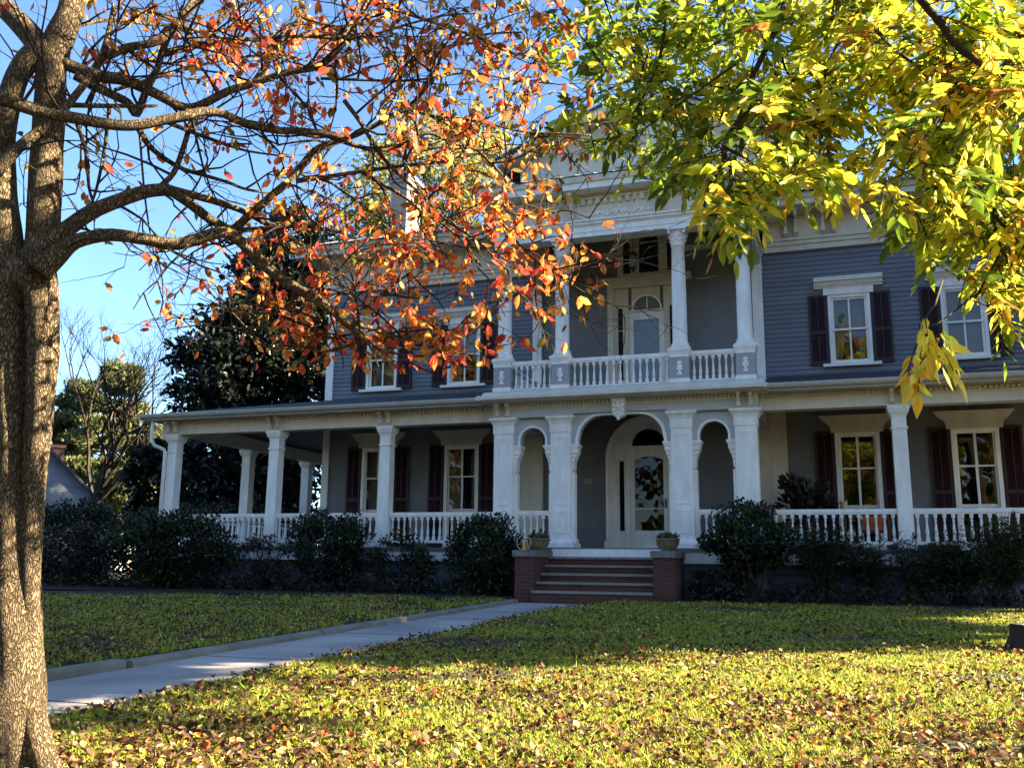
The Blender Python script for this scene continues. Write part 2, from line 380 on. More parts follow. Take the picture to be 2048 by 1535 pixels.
for sx in (-1, 1):
    mb = MB(); mb.box(sx*HX-.11, sx*HX+.11, HY-.05, HY+.15, 3.62, 7.06); part(mb, 'corner_board', 'white')
    mb = MB(); mb.box(sx*HX-.1, sx*HX+.1, HY-.04, HY+.15, 0, 3.2); part(mb, 'corner_board', 'white')
    mb = MB(); cx = sx*2.76
    mb.box(cx-.15, cx+.15, HY-.13, HY+.02, 3.6, 3.95); mb.box(cx-.12, cx+.12, HY-.10, HY+.02, 3.952, 6.98)
    mb.box(cx-.14, cx+.14, HY-.12, HY+.02, 6.70, 6.74); mb.frus(cx, HY-.05, 6.982, .25, .22, 7.16, .40, .34)
    part(mb, 'pilaster', 'white')
    mb = MB()                               # wide white board panel on the porch wall
    mb.box(cx+sx*.18-.34, cx+sx*.18+.34, HY-.07, HY-.001, 0, 3.2); x0 = cx+sx*.18
    for q in (-.33, -.02, .30): mb.box(x0+q, x0+q+.03, HY-.085, HY-.071, 0, 3.2)
    part(mb, 'board_panel', 'cream')

# main cornice
for x0, x1 in ((-9.0, -2.95), (2.95, 9.0)):
    mb = MB(); mb.box(x0, x1, HY-.10, HY+.1, 7.062, 7.20); mb.box(x0, x1, HY-.14, HY+.1, 7.202, 7.30); mb.box(x0, x1, HY-.18, HY+.1, 7.302, 7.37); part(mb, 'architrave', 'cream')
for x0, x1 in ((-8.95, -2.95), (2.95, 8.95)): part(MB().box(x0, x1, HY-.06, HY+.1, 7.371, 7.95), 'frieze', 'cream')
for sx, x0, x1 in ((-1, -9.65, -2.9), (1, 2.9, 9.65)):
    mb = MB(); mb.prism([(HY, 7.952), (1.66, 7.952), (1.62, 7.96), (1.62, 8.09), (1.56, 8.10), (1.50, 8.20), (HY, 8.22)], 'x', x0, x1)
    mb.box(min(sx*HX, sx*9.6), max(sx*HX, sx*9.6), HY+.01, HB+.7, 7.96, 8.19); part(mb, 'cornice', 'cream')
def bracket(cx, y, z0, z1, out, wd=.075):
    h = z1-z0
    m_ = MB(); m_.prism([(y, z1), (y-out, z1), (y-out, z1-.13*h), (y-out*.92, z1-.25*h), (y-out*.66, z1-.36*h), (y-out*.52, z1-.52*h), (y-out*.44, z1-.60*h),
                         (y-out*.40, z0+.12*h), (y-out*.30, z0), (y, z0)], 'x', cx-wd/2, cx+wd/2)
    m_.box(cx-wd/2-.012, cx+wd/2+.012, y-out-.01, y, z1-.10*h, z1-.003); m_.box(cx-wd/2-.01, cx+wd/2+.01, y-out*.46, y, z0+.10*h, z0+.22*h)
    return m_
for xb in (-8.6, -6.0, -3.6, 3.6, 4.45, 6.0, 8.6):
    for q in (-.12, .12): part(bracket(xb+q, HY-.061, 7.38, 7.945, .52), 'bracket', 'cream')
# roof
mb = MB(); e = [(-9.75, 1.46), (9.75, 1.46), (9.75, 14.3), (-9.75, 14.3)]
for dz in (0,):
    V = [(x, y, 8.225) for x, y in e]+[(-4.2, 7.6, 10.75), (4.2, 7.6, 10.75)]+[(x, y, 8.195) for x, y in e]
    mb.add(V, [(0,1,5,4),(1,2,5),(2,3,4,5),(3,0,4),(6,7,1,0),(7,8,2,1),(8,9,3,2),(9,6,0,3),(9,8,7,6)])
n_ = 28
for i in range(1, n_):                      # standing seams of the front slope
    x = -9.5+19*i/n_; t = min(1, (9.75-abs(x))/(9.75-4.2)); yt = 1.46+t*6.14; zt = 8.225+t*2.525
    mb.tube([(x, 1.48, 8.25), (x, yt, zt+.02)], .02, 4)
roof_o = part(mb, 'roof', 'roof')
mb = MB(); cx0, cx1, cy0, cy1 = -7.95, -7.42, 4.0, 4.95
mb.box(cx0, cx1, cy0, cy1, 8.6, 10.95); mb.box(cx0-.04, cx1+.04, cy0-.04, cy1+.04, 10.952, 11.07); mb.box(cx0-.08, cx1+.08, cy0-.08, cy1+.08, 11.072, 11.22); mb.box(cx0-.02, cx1+.02, cy0-.02, cy1+.02, 11.222, 11.32)
mb.build('chimney', M['old_brick'], roof_o)
# attic gable behind the portico
mb = MB(); gx, gz0, ga = 3.3, 8.3, 11.45
mb.prism([(-gx, gz0), (gx, gz0), (gx, 10.2), (0, ga), (-gx, 10.2)], 'y', 2.45, 2.7)
g = part(mb, 'attic_gable', 'cream')
mb = MB()
for sx in (-1, 1):
    P = [(0, ga+.05), (sx*(gx+.5), 10.2-.19+.05), (sx*(gx+.5), 10.2-.19+.22), (0, ga+.24)]
    mb.prism(P if sx < 0 else P[::-1], 'y', 1.95, 2.55)
mb.build('rake', M['cream'], g)
mb = MB()
for sx in (-1, 1):
    P = [(0, ga+.242), (sx*(gx+.56), 10.03+.20), (sx*(gx+.56), 10.03+.26), (0, ga+.31)]
    mb.prism(P if sx < 0 else P[::-1], 'y', 1.9, 9.0)
mb.build('gable_roof', M['roof'], g)
mb = MB(); band(mb, arc(0, 9.9, .62, 0, 180, 16), arc(0, 9.9, .5, 0, 180, 16), 2.38, 2.46); mb.box(-.66, .66, 2.36, 2.46, 9.80, 9.898)
mb.build('gable_vent', M['cream'], g)

# ---- windows
def louvre(mb, x0, x1, z0, z1, y):
    s = .055; zm = z0+(z1-z0)*.46
    mb.box(x0, x0+s, y-.035, y, z0, z1); mb.box(x1-s, x1, y-.035, y, z0, z1)
    for a, b in ((z0, z0+.10), (zm-.04, zm+.04), (z1-.07, z1)): mb.box(x0+s, x1-s, y-.033, y-.002, a, b)
    for a, b in ((z0+.10, zm-.04), (zm+.04, z1-.07)):
        k = int((b-a)/.048); st = (b-a)/k
        for i in range(k):
            q = a+i*st
            mb.add([(x0+s, y-.031, q), (x1-s, y-.031, q), (x1-s, y-.006, q+st*.98), (x0+s, y-.006, q+st*.98), (x0+s, y-.024, q-.004), (x1-s, y-.024, q-.004), (x1-s, y-.001, q+st*.9), (x0+s, y-.001, q+st*.9)],
                   [(0,1,2,3),(7,6,5,4),(0,4,5,1),(3,2,6,7)])
    mb.box((x0+x1)/2-.012, (x0+x1)/2+.012, y-.043, y-.032, z0+.12, zm-.06); mb.box((x0+x1)/2-.012, (x0+x1)/2+.012, y-.043, y-.032, zm+.06, z1-.09)
def glass_pane(parent, x0, x1, z0, z1, y, name='glass', m='glass'):
    m_ = MB(); m_.add([(x0, y, z0), (x1, y, z0), (x1, y, z1), (x0, y, z1)], [(0, 1, 2, 3)]); return m_.build(name, M[m], parent)
def curtain(parent, x0, x1, z0, z1, y, m, name='curtain', amp=.03):
    n = max(6, int((x1-x0)/.025)); m_ = MB()
    vs = [(x0+(x1-x0)*i/n, y+amp*math.sin(i*1.1)+amp*.4*math.sin(i*.37), zz) for zz in (z0, z1) for i in range(n+1)]
    m_.add(vs, [(i, i+1, n+2+i, n+1+i) for i in range(n)]); return m_.build(name, M[m], parent, True)
def upper_window(cx):
    y = HY; m_ = MB(); a, b, c, d = cx-.46, cx+.46, 4.26, 5.90
    m_.box(a, a+.075, y-.06, y+.1, c, d); m_.box(b-.075, b, y-.06, y+.1, c, d); m_.box(a+.076, b-.076, y-.058, y+.1, d-.07, d); m_.box(a+.076, b-.076, y-.055, y+.1, c, c+.05)
    wo = m_.build('window', M['white'], house)
    m_ = MB(); i0, i1 = a+.076, b-.076
    for z0, z1, yy in ((5.05, 5.83, -.01), (4.31, 5.10, .03)):
        m_.box(i0, i0+.045, y+yy, y+yy+.03, z0, z1); m_.box(i1-.045, i1, y+yy, y+yy+.03, z0, z1); m_.box(i0+.046, i1-.046, y+yy+.001, y+yy+.03, z0, z0+.05); m_.box(i0+.046, i1-.046, y+yy+.001, y+yy+.03, z1-.045, z1)
        m_.box(cx-.02, cx+.02, y+yy+.003, y+yy+.028, z0+.05, z1-.045)
    m_.build('sash', M['white'], wo)
    glass_pane(wo, i0+.04, i1-.04, 4.35, 5.07, y+.045); glass_pane(wo, i0+.04, i1-.04, 5.08, 5.80, y+.008)
    curtain(wo, i0, i1, 4.95 if abs(cx) < 6 else 4.3, 5.9, y+.16, 'blind', 'blind', .004)
    curtain(wo, i0, i0+.2, 4.3, 5.9, y+.24, 'curtain'); curtain(wo, i1-.2, i1, 4.3, 5.9, y+.24, 'curtain')
    m_ = MB(); m_.box(cx-.63, cx+.63, y-.13, y+.02, 4.19, 4.258); m_.build('sill', M['white'], wo)
    m_ = MB()
    m_.box(cx-.55, cx+.55, y-.09, y+.02, 5.902, 6.06)
    m_.prism([(y+.02, 6.062), (y-.10, 6.062), (y-.12, 6.10), (y-.15, 6.11), (y-.20, 6.18), (y-.25, 6.21), (y-.25, 6.25), (y-.27, 6.26), (y-.27, 6.29), (y+.02, 6.31)], 'x', cx-.75, cx+.75)
    m_.prism([(cx-.56, 6.061), (cx+.56, 6.061), (cx+.74, 6.24), (cx-.74, 6.24)], 'y', y-.098, y-.03)
    m_.build('hood', M['white'], wo)
    for s in (-1, 1):
        m_ = MB(); x0 = cx+s*.49; louvre(m_, min(x0, x0+s*.41), max(x0, x0+s*.41), 4.24, 5.93, y-.035); m_.build('shutter', M['shutter'], wo)
def lower_window(cx):
    y = HY; m_ = MB(); a, b, c, d = cx-.475, cx+.475, .02, 2.66
    m_.box(a, a+.085, y-.06, y+.1, c, d); m_.box(b-.085, b, y-.06, y+.1, c, d); m_.box(a+.086, b-.086, y-.058, y+.1, d-.07, d); m_.box(a+.086, b-.086, y-.07, y+.1, c, c+.10)
    wo = m_.build('window', M['white'], house)
    m_ = MB(); i0, i1 = a+.086, b-.086
    for z0, z1, yy in ((1.83, 2.59, -.01), (.99, 1.87, .025), (.12, .985, .03)):
        m_.box(i0, i0+.04, y+yy, y+yy+.03, z0, z1); m_.box(i1-.04, i1, y+yy, y+yy+.03, z0, z1); m_.box(i0+.041, i1-.041, y+yy+.001, y+yy+.03, z0, z0+.035); m_.box(i0+.041, i1-.041, y+yy+.001, y+yy+.03, z1-.03, z1)
        m_.box(cx-.026, cx+.026, y+yy+.003, y+yy+.028, z0+.035, z1-.03)
    m_.build('sash', M['white'], wo)
    for z0, z1, yy in ((.14, .98, .045), (1.0, 1.86, .04), (1.86, 2.57, .008)): glass_pane(wo, i0+.03, i1-.03, z0, z1, y+yy)
    if cx < 0:
        curtain(wo, i0, i0+.30, .1, 2.66, y+.22, 'curtain'); curtain(wo, i1-.16, i1, .1, 2.66, y+.22, 'curtain')
        for s in (-1, 1): pass
    else:
        curtain(wo, i0-.05, i0+.07, .1, 2.66, y+.30, 'curtain'); curtain(wo, i1-.07, i1+.05, .1, 2.66, y+.30, 'curtain')
    m_ = MB()
    m_.prism([(cx-.56, 2.662), (cx+.56, 2.662), (cx+.565, 2.76), (cx+.58, 2.80), (cx+.62, 2.85), (cx+.67, 2.88), (cx+.70, 2.92), (cx+.74, 2.95), (cx+.77, 3.01), (cx-.77, 3.01), (cx-.74, 2.95), (cx-.70, 2.92), (cx-.67, 2.88), (cx-.62, 2.85), (cx-.58, 2.80), (cx-.565, 2.76)], 'y', y-.11, y-.002)
    m_.box(cx-.80, cx+.80, y-.16, y-.003, 3.012, 3.05)
    m_.build('hood', M['cream'], wo)
    for s in (-1, 1):
        m_ = MB(); x0 = cx+s*.50; louvre(m_, min(x0, x0+s*.42), max(x0, x0+s*.42), .08, 2.70, y-.03); m_.build('shutter', M['shutter'], wo)
for x in UW: upper_window(x)
for x in LW: lower_window(x)

# ---- front door
DX = .06
fd = MB(); ro, y = 1.04, HY
band(fd, [(DX-ro, .0)]+[(DX-ro, 2.2)]+arc(DX, 2.2, ro, 180, 0, 28)+[(DX+ro, 2.2), (DX+ro, 0)], [(DX-ro+.07, 0), (DX-ro+.07, 2.2)]+arc(DX, 2.2, ro-.07, 180, 0, 28)+[(DX+ro-.07, 2.2), (DX+ro-.07, 0)], y-.14, y-.001)
band(fd, [(DX-ro+.071, .0), (DX-ro+.071, 2.2)]+arc(DX, 2.2, ro-.071, 180, 0, 28)+[(DX+ro-.071, 2.2), (DX+ro-.071, 0)], [(DX-ro+.20, 0), (DX-ro+.20, 2.2)]+arc(DX, 2.2, ro-.20, 180, 0, 28)+[(DX+ro-.20, 2.2), (DX+ro-.20, 0)], y-.07, y-.001)
rt = .46                                    # fan light radius, springing at 2.5
arch_fill(fd, DX-rt, DX+rt, 3.03, y-.04, y+.02, lambda x: 2.5+math.sqrt(max(0, rt*rt-(x-DX)**2)), 20)
fd.prism([(DX-rt, 2.5), (DX-rt, 3.03), (DX+rt, 3.03)]+arc(DX, 2.2, ro-.201, 90-32, 90+32, 10), 'y', y-.039, y+.018) if False else None
for s in (-1, 1):                           # flat panels left and right of the fan light
    pl = [(DX+s*rt, 2.26), (DX+s*rt, 2.9)]+[(DX+s*(ro-.2)*math.cos(R(a)), 2.2+(ro-.2)*math.sin(R(a))) for a in (56, 45, 30, 15, 4)]
    fd.prism(pl if s < 0 else pl[::-1], 'y', y-.04, y+.019)
    fd.box(*sorted((DX+s*.46, DX+s*.58)), y-.06, y+.02, 0.05, 2.258)
    fd.box(*sorted((DX+s*.75, DX+s*.84)), y-.045, y+.02, 0.05, 2.258); fd.box(*sorted((DX+s*.58, DX+s*.75)), y-.04, y+.02, .05, .46)
    fd.box(*sorted((DX+s*.58, DX+s*.75)), y-.043, y+.02, 2.17, 2.257)
    fd.box(DX+s*.98-.10, DX+s*.98+.10, y-.16, y+.01, 0, .22)
fd.box(DX-.459, DX+.459, y-.06, y+.02, 2.40, 2.499); fd.box(DX-.95, DX+.95, y-.2, y+.02, .0, .045)
door = fd.build('front_door', M['white'], house)
m_ = MB()
x0, x1 = DX-.455, DX+.455
m_.box(x0, x0+.10, y-.02, y+.03, .05, 2.398); m_.box(x1-.11, x1, y-.02, y+.03, .05, 2.398); m_.box(x0+.101, x1-.111, y-.018, y+.03, .05, .47)
arch_fill(m_, x0+.101, x1-.111, 2.398, y-.018, y+.03, lambda x: 2.15+.10*math.cos((x-DX)/.36*math.pi/2), 14)
m_.box(x0+.101, x1-.111, y-.012, y+.028, .975, .995)
m_.build('door_leaf', M['white'], door)
glass_pane(door, x0+.09, x1-.10, .46, 2.3, y+.012, 'door_glass', 'door_glass')
m_ = MB(); m_.box(x1-.075, x1-.045, y-.06, y-.021, 1.0, 1.22); m_.box(x1-.07, x1-.05, y-.09, y-.061, 1.12, 1.14); m_.build('door_handle', M['iron'], door)
glass_pane(door, DX-rt, DX+rt, 2.5, 2.96, y+.01, 'fan_light')
m_ = MB(); band(m_, arc(DX, 2.5, rt-.001, 180, 0, 20), arc(DX, 2.5, rt-.05, 180, 0, 20), y-.055, y+.015); m_.build('fan_light_frame', M['white'], door)
for s in (-1, 1): glass_pane(door, *sorted((DX+s*.58, DX+s*.75)), .46, 2.17, y, 'side_light')
for s in (-1, 1):
    m_ = MB(); band(m_, [(DX+s*.665-.085, .461), (DX+s*.665-.085, 2.05)]+arc(DX+s*.665, 2.09, .085, 180, 0, 10)+[(DX+s*.665+.085, 2.05), (DX+s*.665+.085, .461)],
                    [(DX+s*.665-.06, .461), (DX+s*.665-.06, 2.05)]+arc(DX+s*.665, 2.09, .06, 180, 0, 10)+[(DX+s*.665+.06, 2.05), (DX+s*.665+.06, .461)], y-.035, y+.01)
    m_.build('side_light_frame', M['white'], door)
fc = bpy.data.curves.new('house_number', 'FONT'); fc.body = '331'; fc.size = .17; fc.extrude = .008; fc.align_x = 'CENTER'
fc.materials.append(M['numeral'])
fo = bpy.data.objects.new('numeral_source', fc); COL.objects.link(fo); bpy.context.view_layer.update()
nm = bpy.data.meshes.new_from_object(fo.evaluated_get(bpy.context.evaluated_depsgraph_get())); bpy.data.objects.remove(fo)
nm.transform(Matrix.Translation((-1.45, HY-.012, 1.61)) @ Matrix.Rotation(R(90), 4, 'X')); link('house_number', nm, house)

# ---- balcony door and window above it
bd = MB(); zb = 3.42
for s in (-1, 1):
    bd.box(*sorted((DX+s*.82, DX+s*.97)), y-.08, y+.02, zb, 6.5); bd.box(*sorted((DX+s*.44, DX+s*.555)), y-.05, y+.02, zb, 6.02)
    bd.box(*sorted((DX+s*.74, DX+s*.818)), y-.045, y+.02, zb, 6.02); bd.box(*sorted((DX+s*.556, DX+s*.739)), y-.042, y+.02, zb, 4.15)
    pl = [(DX+s*.44, 6.022), (DX+s*.818, 6.022), (DX+s*.818, 6.49), (DX+s*.44, 6.49)]
    bd.prism(pl if s > 0 else pl[::-1], 'y', y-.044, y+.019)
arch_fill(bd, DX+.08-.40-.04, DX+.08+.40-.12, 6.49, y-.045, y+.018, lambda x: 5.92+math.sqrt(max(0, .38**2-(x-DX-.02)**2)), 20)
bd.box(DX-.44, DX+.44, y-.06, y+.02, 5.86, 5.919)
bd.box(DX-.97, DX+.97, y-.09, y+.02, 6.502, 6.60)
bd.prism([(y+.02, 6.602), (y-.12, 6.602), (y-.15, 6.65), (y-.24, 6.70), (y-.24, 6.74), (y+.02, 6.76)], 'x', DX-1.14, DX+1.14)
bdo = bd.build('balcony_door', M['cream'], house)
m_ = MB(); m_.box(DX-.435, DX-.32, y-.02, y+.03, zb, 5.858); m_.box(DX+.32, DX+.435, y-.02, y+.03, zb, 5.858); m_.box(DX-.319, DX+.319, y-.018, y+.03, 5.66, 5.858); m_.box(DX-.319, DX+.319, y-.018, y+.03, zb, 3.8)
m_.build('door_leaf', M['white'], bdo)
glass_pane(bdo, DX-.33, DX+.33, 3.78, 5.68, y+.012, 'door_glass'); curtain(bdo, DX-.40, DX+.40, 3.45, 5.86, y+.06, 'blind', 'blind', .003)
glass_pane(bdo, DX-.40, DX+.40, 5.92, 6.32, y+.005, 'fan_light'); m_ = MB(); m_.box(DX+.01, DX+.035, y-.02, y+.004, 5.92, 6.31); band(m_, arc(DX+.02, 5.92, .38, 180, 0, 18), arc(DX+.02, 5.92, .34, 180, 0, 18), y-.065, y+.003); m_.build('fan_light_frame', M['white'], bdo)
for s in (-1, 1):
    m_ = MB(); a, b = sorted((DX+s*.556, DX+s*.739)); m_.box(a, b, y-.012, y+.01, 4.15, 6.02); m_.build('side_light', M['dark'], bdo)
    m_ = MB(); c_ = (a+b)/2
    band(m_, [(a, 4.151), (a, 5.92)]+arc(c_, 5.93, .091, 180, 0, 10)+[(b, 5.92), (b, 4.151)], [(a+.03, 4.18), (a+.03, 5.92)]+arc(c_, 5.93, .06, 180, 0, 10)+[(b-.03, 5.92), (b-.03, 4.18)], y-.04, y+.005)
    m_.prism([(a, 6.019), (a, 5.93)]+arc(c_, 5.93, .091, 180, 0, 10)+[(b, 6.019)], 'y', y-.038, y-.013); m_.box(a, b, y-.03, y-.013, 5.40, 5.42); m_.box(a, b, y-.03, y-.013, 4.75, 4.77)
    m_.build('side_light_frame', M['cream'], bdo)
tw = MB(); tx = .15
tw.box(tx-.80, tx+.80, y-.07, y+.01, 6.762, 6.87)
for a, b in ((tx-.80, tx-.66), (tx-.46, tx-.25), (tx+.25, tx+.46), (tx+.66, tx+.80)): tw.box(a, b, y-.06, y+.01, 6.872, 7.99)
for s in (-1, 1): arch_fill(tw, tx+s*.56-.10, tx+s*.56+.10, 7.99, y-.055, y+.01, lambda x: 7.62+math.sqrt(max(0, .1**2-(x-tx-s*.56)**2)), 10)
arch_fill(tw, tx-.25, tx+.25, 7.99, y-.055, y+.01, lambda x: 7.68+math.sqrt(max(0, .25**2-(x-tx)**2)), 14)
tw.box(tx-.25, tx+.25, y-.03, y, 7.66, 7.69)
two = tw.build('attic_window', M['cream'], house)
for a, b in ((tx-.66, tx-.46), (tx-.25, tx+.25), (tx+.46, tx+.66)): glass_pane(two, a, b, 6.87, 7.98, y+.012)
for a, b in ((-2.6, tx-.801), (tx+.801, 2.6)): part(MB().box(a, b, HY-.05, HY+.01, 7.34, 7.48), 'wall_band', 'cream')

# ---- porch
FY = -.46
mb = MB(); mb.box(-12.0, -2.98, FY, HY-.002, -.07, 0); mb.box(2.98, 12.0, FY, HY-.002, -.07, 0); mb.box(-2.98, 2.98, -1.02, HY-.002, -.07, 0)
for sx in (-1, 1): mb.box(*sorted((sx*12.0, sx*HX)), HY, 10, -.07, -.001)
part(mb, 'porch_floor', 'floorboard')
mb = MB(); mb.box(-11.96, -2.93, FY+.04, FY+.08, -.30, -.072); mb.box(2.93, 11.96, FY+.04, FY+.08, -.30, -.072); mb.box(-2.95, 2.95, -.98, -.94, -.30, -.072)
mb.box(-11.96, -11.92, FY+.08, 10, -.30, -.072); mb.box(-2.95, -2.91, -.94, -.4, -.3, -.072); mb.box(2.91, 2.95, -.94, -.4, -.3, -.072)
part(mb, 'floor_fascia', 'white')
mb = MB(); mb.box(-11.9, -2.9, -.33, -.2, -1.05, -.302); mb.box(2.9, 11.9, -.33, -.2, -1.05, -.302); mb.box(-2.9, 2.9, -.9, -.8, -1.05, -.302); mb.box(-11.9, -11.8, -.2, 10, -1.05, -.302); mb.box(-2.9, -2.8, -.8, -.3, -1.05, -.302); mb.box(2.8, 2.9, -.8, -.3, -1.05, -.302)
mb.box(3.0, 11.8, -.36, -.331, -.47, -.44)
part(mb, 'foundation', 'found')
mb = MB(); mb.box(-12.3, -2.9, -.04, HY-.01, 3.2, 3.24); mb.box(2.9, 12.3, -.04, HY-.01, 3.2, 3.24); mb.box(-2.9, 2.9, -.24, HY-.01, 3.3, 3.34)
for sx in (-1, 1): mb.box(*sorted((sx*12.2, sx*(HX+.01))), HY, 10, 3.2, 3.239)
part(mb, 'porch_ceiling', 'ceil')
for sx in (-1, 1):
    mb = MB(); V = [(sx*2.95,-.80,3.27),(sx*12.35,-.80,3.27),(sx*8.8,2.39,4.03),(sx*2.95,2.39,4.03),(sx*12.35,10.2,3.27),(sx*8.8,10.2,4.03)]
    V += [(x, y_, z_-.03) for x, y_, z_ in V]
    fs = [(0,1,2,3),(1,4,5,2),(7,6,9,8),(10,7,8,11),(0,6,7,1),(1,7,10,4),(3,9,6,0)]
    mb.add(V, fs if sx > 0 else [q[::-1] for q in fs]); part(mb, 'porch_roof', 'shingle')
for sx, a, b in ((-1, -12.02, -2.86), (1, 2.86, 12.02)):
    mb = MB(); mb.box(a, b, -.34, -.06, 2.805, 3.13); mb.box(a, b, -.36, -.05, 2.80, 2.83); mb.box(*sorted((sx*11.82, sx*11.54)), -.07, 9.8, 2.802, 3.128); part(mb, 'porch_beam', 'cream')
for a, b in ((-12.4, -3.05), (3.05, 12.4)):
    mb = MB(); mb.box(a, b, -.74, -.341, 3.131, 3.158); mb.prism([(-.74, 3.16), (-.78, 3.165), (-.83, 3.20), (-.85, 3.25), (-.85, 3.275), (-.80, 3.275), (-.74, 3.25)], 'x', a, b)
    if a < 0: mb.prism([(-12.40, 3.16), (-12.43, 3.2), (-12.45, 3.275), (-12.38, 3.275), (-12.33, 3.2), (-12.33, 3.16)], 'y', -.85, 10)
    part(mb, 'gutter', 'gutter')
def dentils(mb, x0, x1, yf, z0, z1, st, dp=.05):
    n = int((x1-x0)/st)
    for i in range(n):
        a = x0+(x1-x0)*(i+.2)/n; b = x0+(x1-x0)*(i+.75)/n; mb.box(a, b, yf-dp, yf, z0, z1)
for a, b in ((-11.9, -2.9), (2.9, 11.9)):
    mb = MB(); dentils(mb, a, b, -.341, 3.055, 3.125, .095, .055); mb.box(a, b, -.36, -.342, 3.02, 3.05); part(mb, 'dentil_trim', 'cream')
mb = MB(); mb.tube([(-12.1, -.62, 3.2), (-12.1, -.62, 2.62), (-12.06, -.55, 2.52), (-11.88, -.38, 2.42), (-11.86, -.36, 2.3), (-11.86, -.36, -.9)], .045, 8); part(mb, 'downspout', 'white', smooth=True)
def porch_column(cx, cy):
    m_ = MB(); m_.cbox(cx, cy, .36, .36, 0, .16); m_.cbox(cx, cy, .33, .33, .161, .20)
    m_.stack(cx, cy, [(.201, .275), (2.34, .262)]); m_.cbox(cx, cy, .31, .31, 2.341, 2.375); m_.cbox(cx, cy, .265, .265, 2.376, 2.58)
    m_.stack(cx, cy, [(2.581, .28), (2.62, .30), (2.66, .36), (2.72, .385), (2.725, .41), (2.797, .41)])
    m_.box(cx-.07, cx+.07, cy-.139, cy-.12, 2.20, 2.225); m_.box(cx-.05, cx+.05, cy-.138, cy-.12, 2.17, 2.19)
    o = part(m_, 'porch_column', 'white')
    if cy < .5:
        for q in (-.11, .11): bracket(cx+q, -.343, 2.84, 3.125, .20, .07).build('bracket', M['cream'], o)
for x in (-11.68, -8.67, -5.66, 5.50, 8.45, 11.6): porch_column(x, -.2)
for yy in (2.99, 6.18, 9.4): porch_column(-11.68, yy)
for yy in (2.99, 6.18): porch_column(11.6, yy)

# balusters: turned square-ended spindles
def baluster_mb(cx, cy, z0, z1, s=1.0):
    h = z1-z0; m_ = MB(); q = .032*s
    m_.box(cx-q, cx+q, cy-q, cy+q, z0, z0+.15*h)
    P = [(.030,.151),(.036,.17),(.022,.20),(.027,.24),(.033,.30),(.028,.42),(.020,.58),(.015,.70),(.015,.74),(.026,.76),(.026,.775),(.015,.80),(.022,.84),(.034,.875)]
    m_.lathe(cx, cy, [(r*s, z0+t*h) for r, t in P], 8); m_.box(cx-q, cx+q, cy-q, cy+q, z0+.876*h, z1)
    return m_
BM = {}
def balustrade(xa, xb, cy, z0, z1, n, single=True, top=.075, axis='x', s=1.0):
    """rails between two supports with n balusters"""
    m_ = MB()
    if axis == 'x':
        m_.box(xa, xb, cy-.055*s, cy+.055*s, z1-top, z1); m_.box(xa, xb, cy-.04*s, cy+.04*s, z1-top-.03, z1-top-.001); m_.box(xa, xb, cy-.045*s, cy+.045*s, z0, z0+.06)
    else:
        m_.box(cy-.055*s, cy+.055*s, xa, xb, z1-top, z1); m_.box(cy-.045*s, cy+.045*s, xa, xb, z0, z0+.06)
    o = m_.build('balustrade', M['white'], house)
    b0, b1 = z0+.061, z1-top-.031
    pos = [xa+(xb-xa)*(i+.5)/n for i in range(n)]
    if single:
        key = (round(b1-b0, 3), s)
        if key not in BM: BM[key] = baluster_mb(0, 0, 0, b1-b0, s).mesh('baluster', M['white'])
        for p in pos: link('baluster', BM[key], o, loc=(p, cy, b0) if axis == 'x' else (cy, p, b0))
    else:
        m_ = MB()
        for p in pos:
            q = baluster_mb(p, cy, b0, b1, s) if axis == 'x' else baluster_mb(cy, p, b0, b1, s); m_.add(q.v, q.f)
        m_.build('baluster_run', M['white'], o, kind='stuff')
balustrade(2.86, 5.36, -.2, .10, .79, 16); balustrade(5.64, 8.3, -.2, .10, .79, 17)
balustrade(-5.52, -2.86, -.2, .10, .79, 18); balustrade(-2.38, -1.52, -.45, .10, .79, 6); balustrade(1.52, 2.38, -.45, .10, .79, 6)
balustrade(-8.53, -5.8, -.2, .10, .79, 18, False); balustrade(-11.54, -8.81, -.2, .10, .79, 18, False); balustrade(8.6, 11.45, -.2, .10, .79, 18, False)
balustrade(-.05, 2.84, -11.68, .10, .79, 18, False, axis='y'); balustrade(3.14, 6.04, -11.68, .10, .79, 18, False, axis='y')

# ---- portico, ground floor
LP = [-2.6, -1.3, 1.3, 2.6]
for x in LP:
    m_ = MB(); cy = -.45
    m_.stack(x, cy, [(0, .62), (.10, .62), (.101, .58), (.20, .47)])
    m_.cbox(x, cy, .47, .47, .201, .23); m_.cbox(x, cy, .435, .435, .231, 2.46); m_.cbox(x, cy, .47, .47, 2.461, 2.66)
    m_.stack(x, cy, [(2.661, .50), (2.70, .52), (2.75, .60), (2.76, .63), (2.81, .64)])
    p = part(m_, 'portico_pier', 'white')
    m_ = MB(); f = cy-.2176                # sunk panel mouldings on the face
    for a, b in ((.30, .78), (.90, 2.36)):
        m_.box(x-.13, x+.13, f-.014, f, b-.03, b); m_.box(x-.13, x+.13, f-.014, f, a, a+.03); m_.box(x-.13, x-.115, f-.007, f, a+.031, b-.031); m_.box(x+.115, x+.13, f-.007, f, a+.031, b-.031)
        m_.box(x-.09, x+.09, f-.01, f, b-.075, b-.055)
    m_.build('panel_moulding', M['white'], p)
sp = MB(); s0, s1 = -.56, -.34
def zs_side(c): return lambda x: 2.30+math.sqrt(max(0, .30**2-(x-c)**2))
def z_mid(x):
    r_ = .52; a = .94-r_
    d = max(0, abs(x)-a); return 2.28+math.sqrt(max(0, r_*r_-d*d))+(.02*(1-(x/.94)**2))
SPO = {}
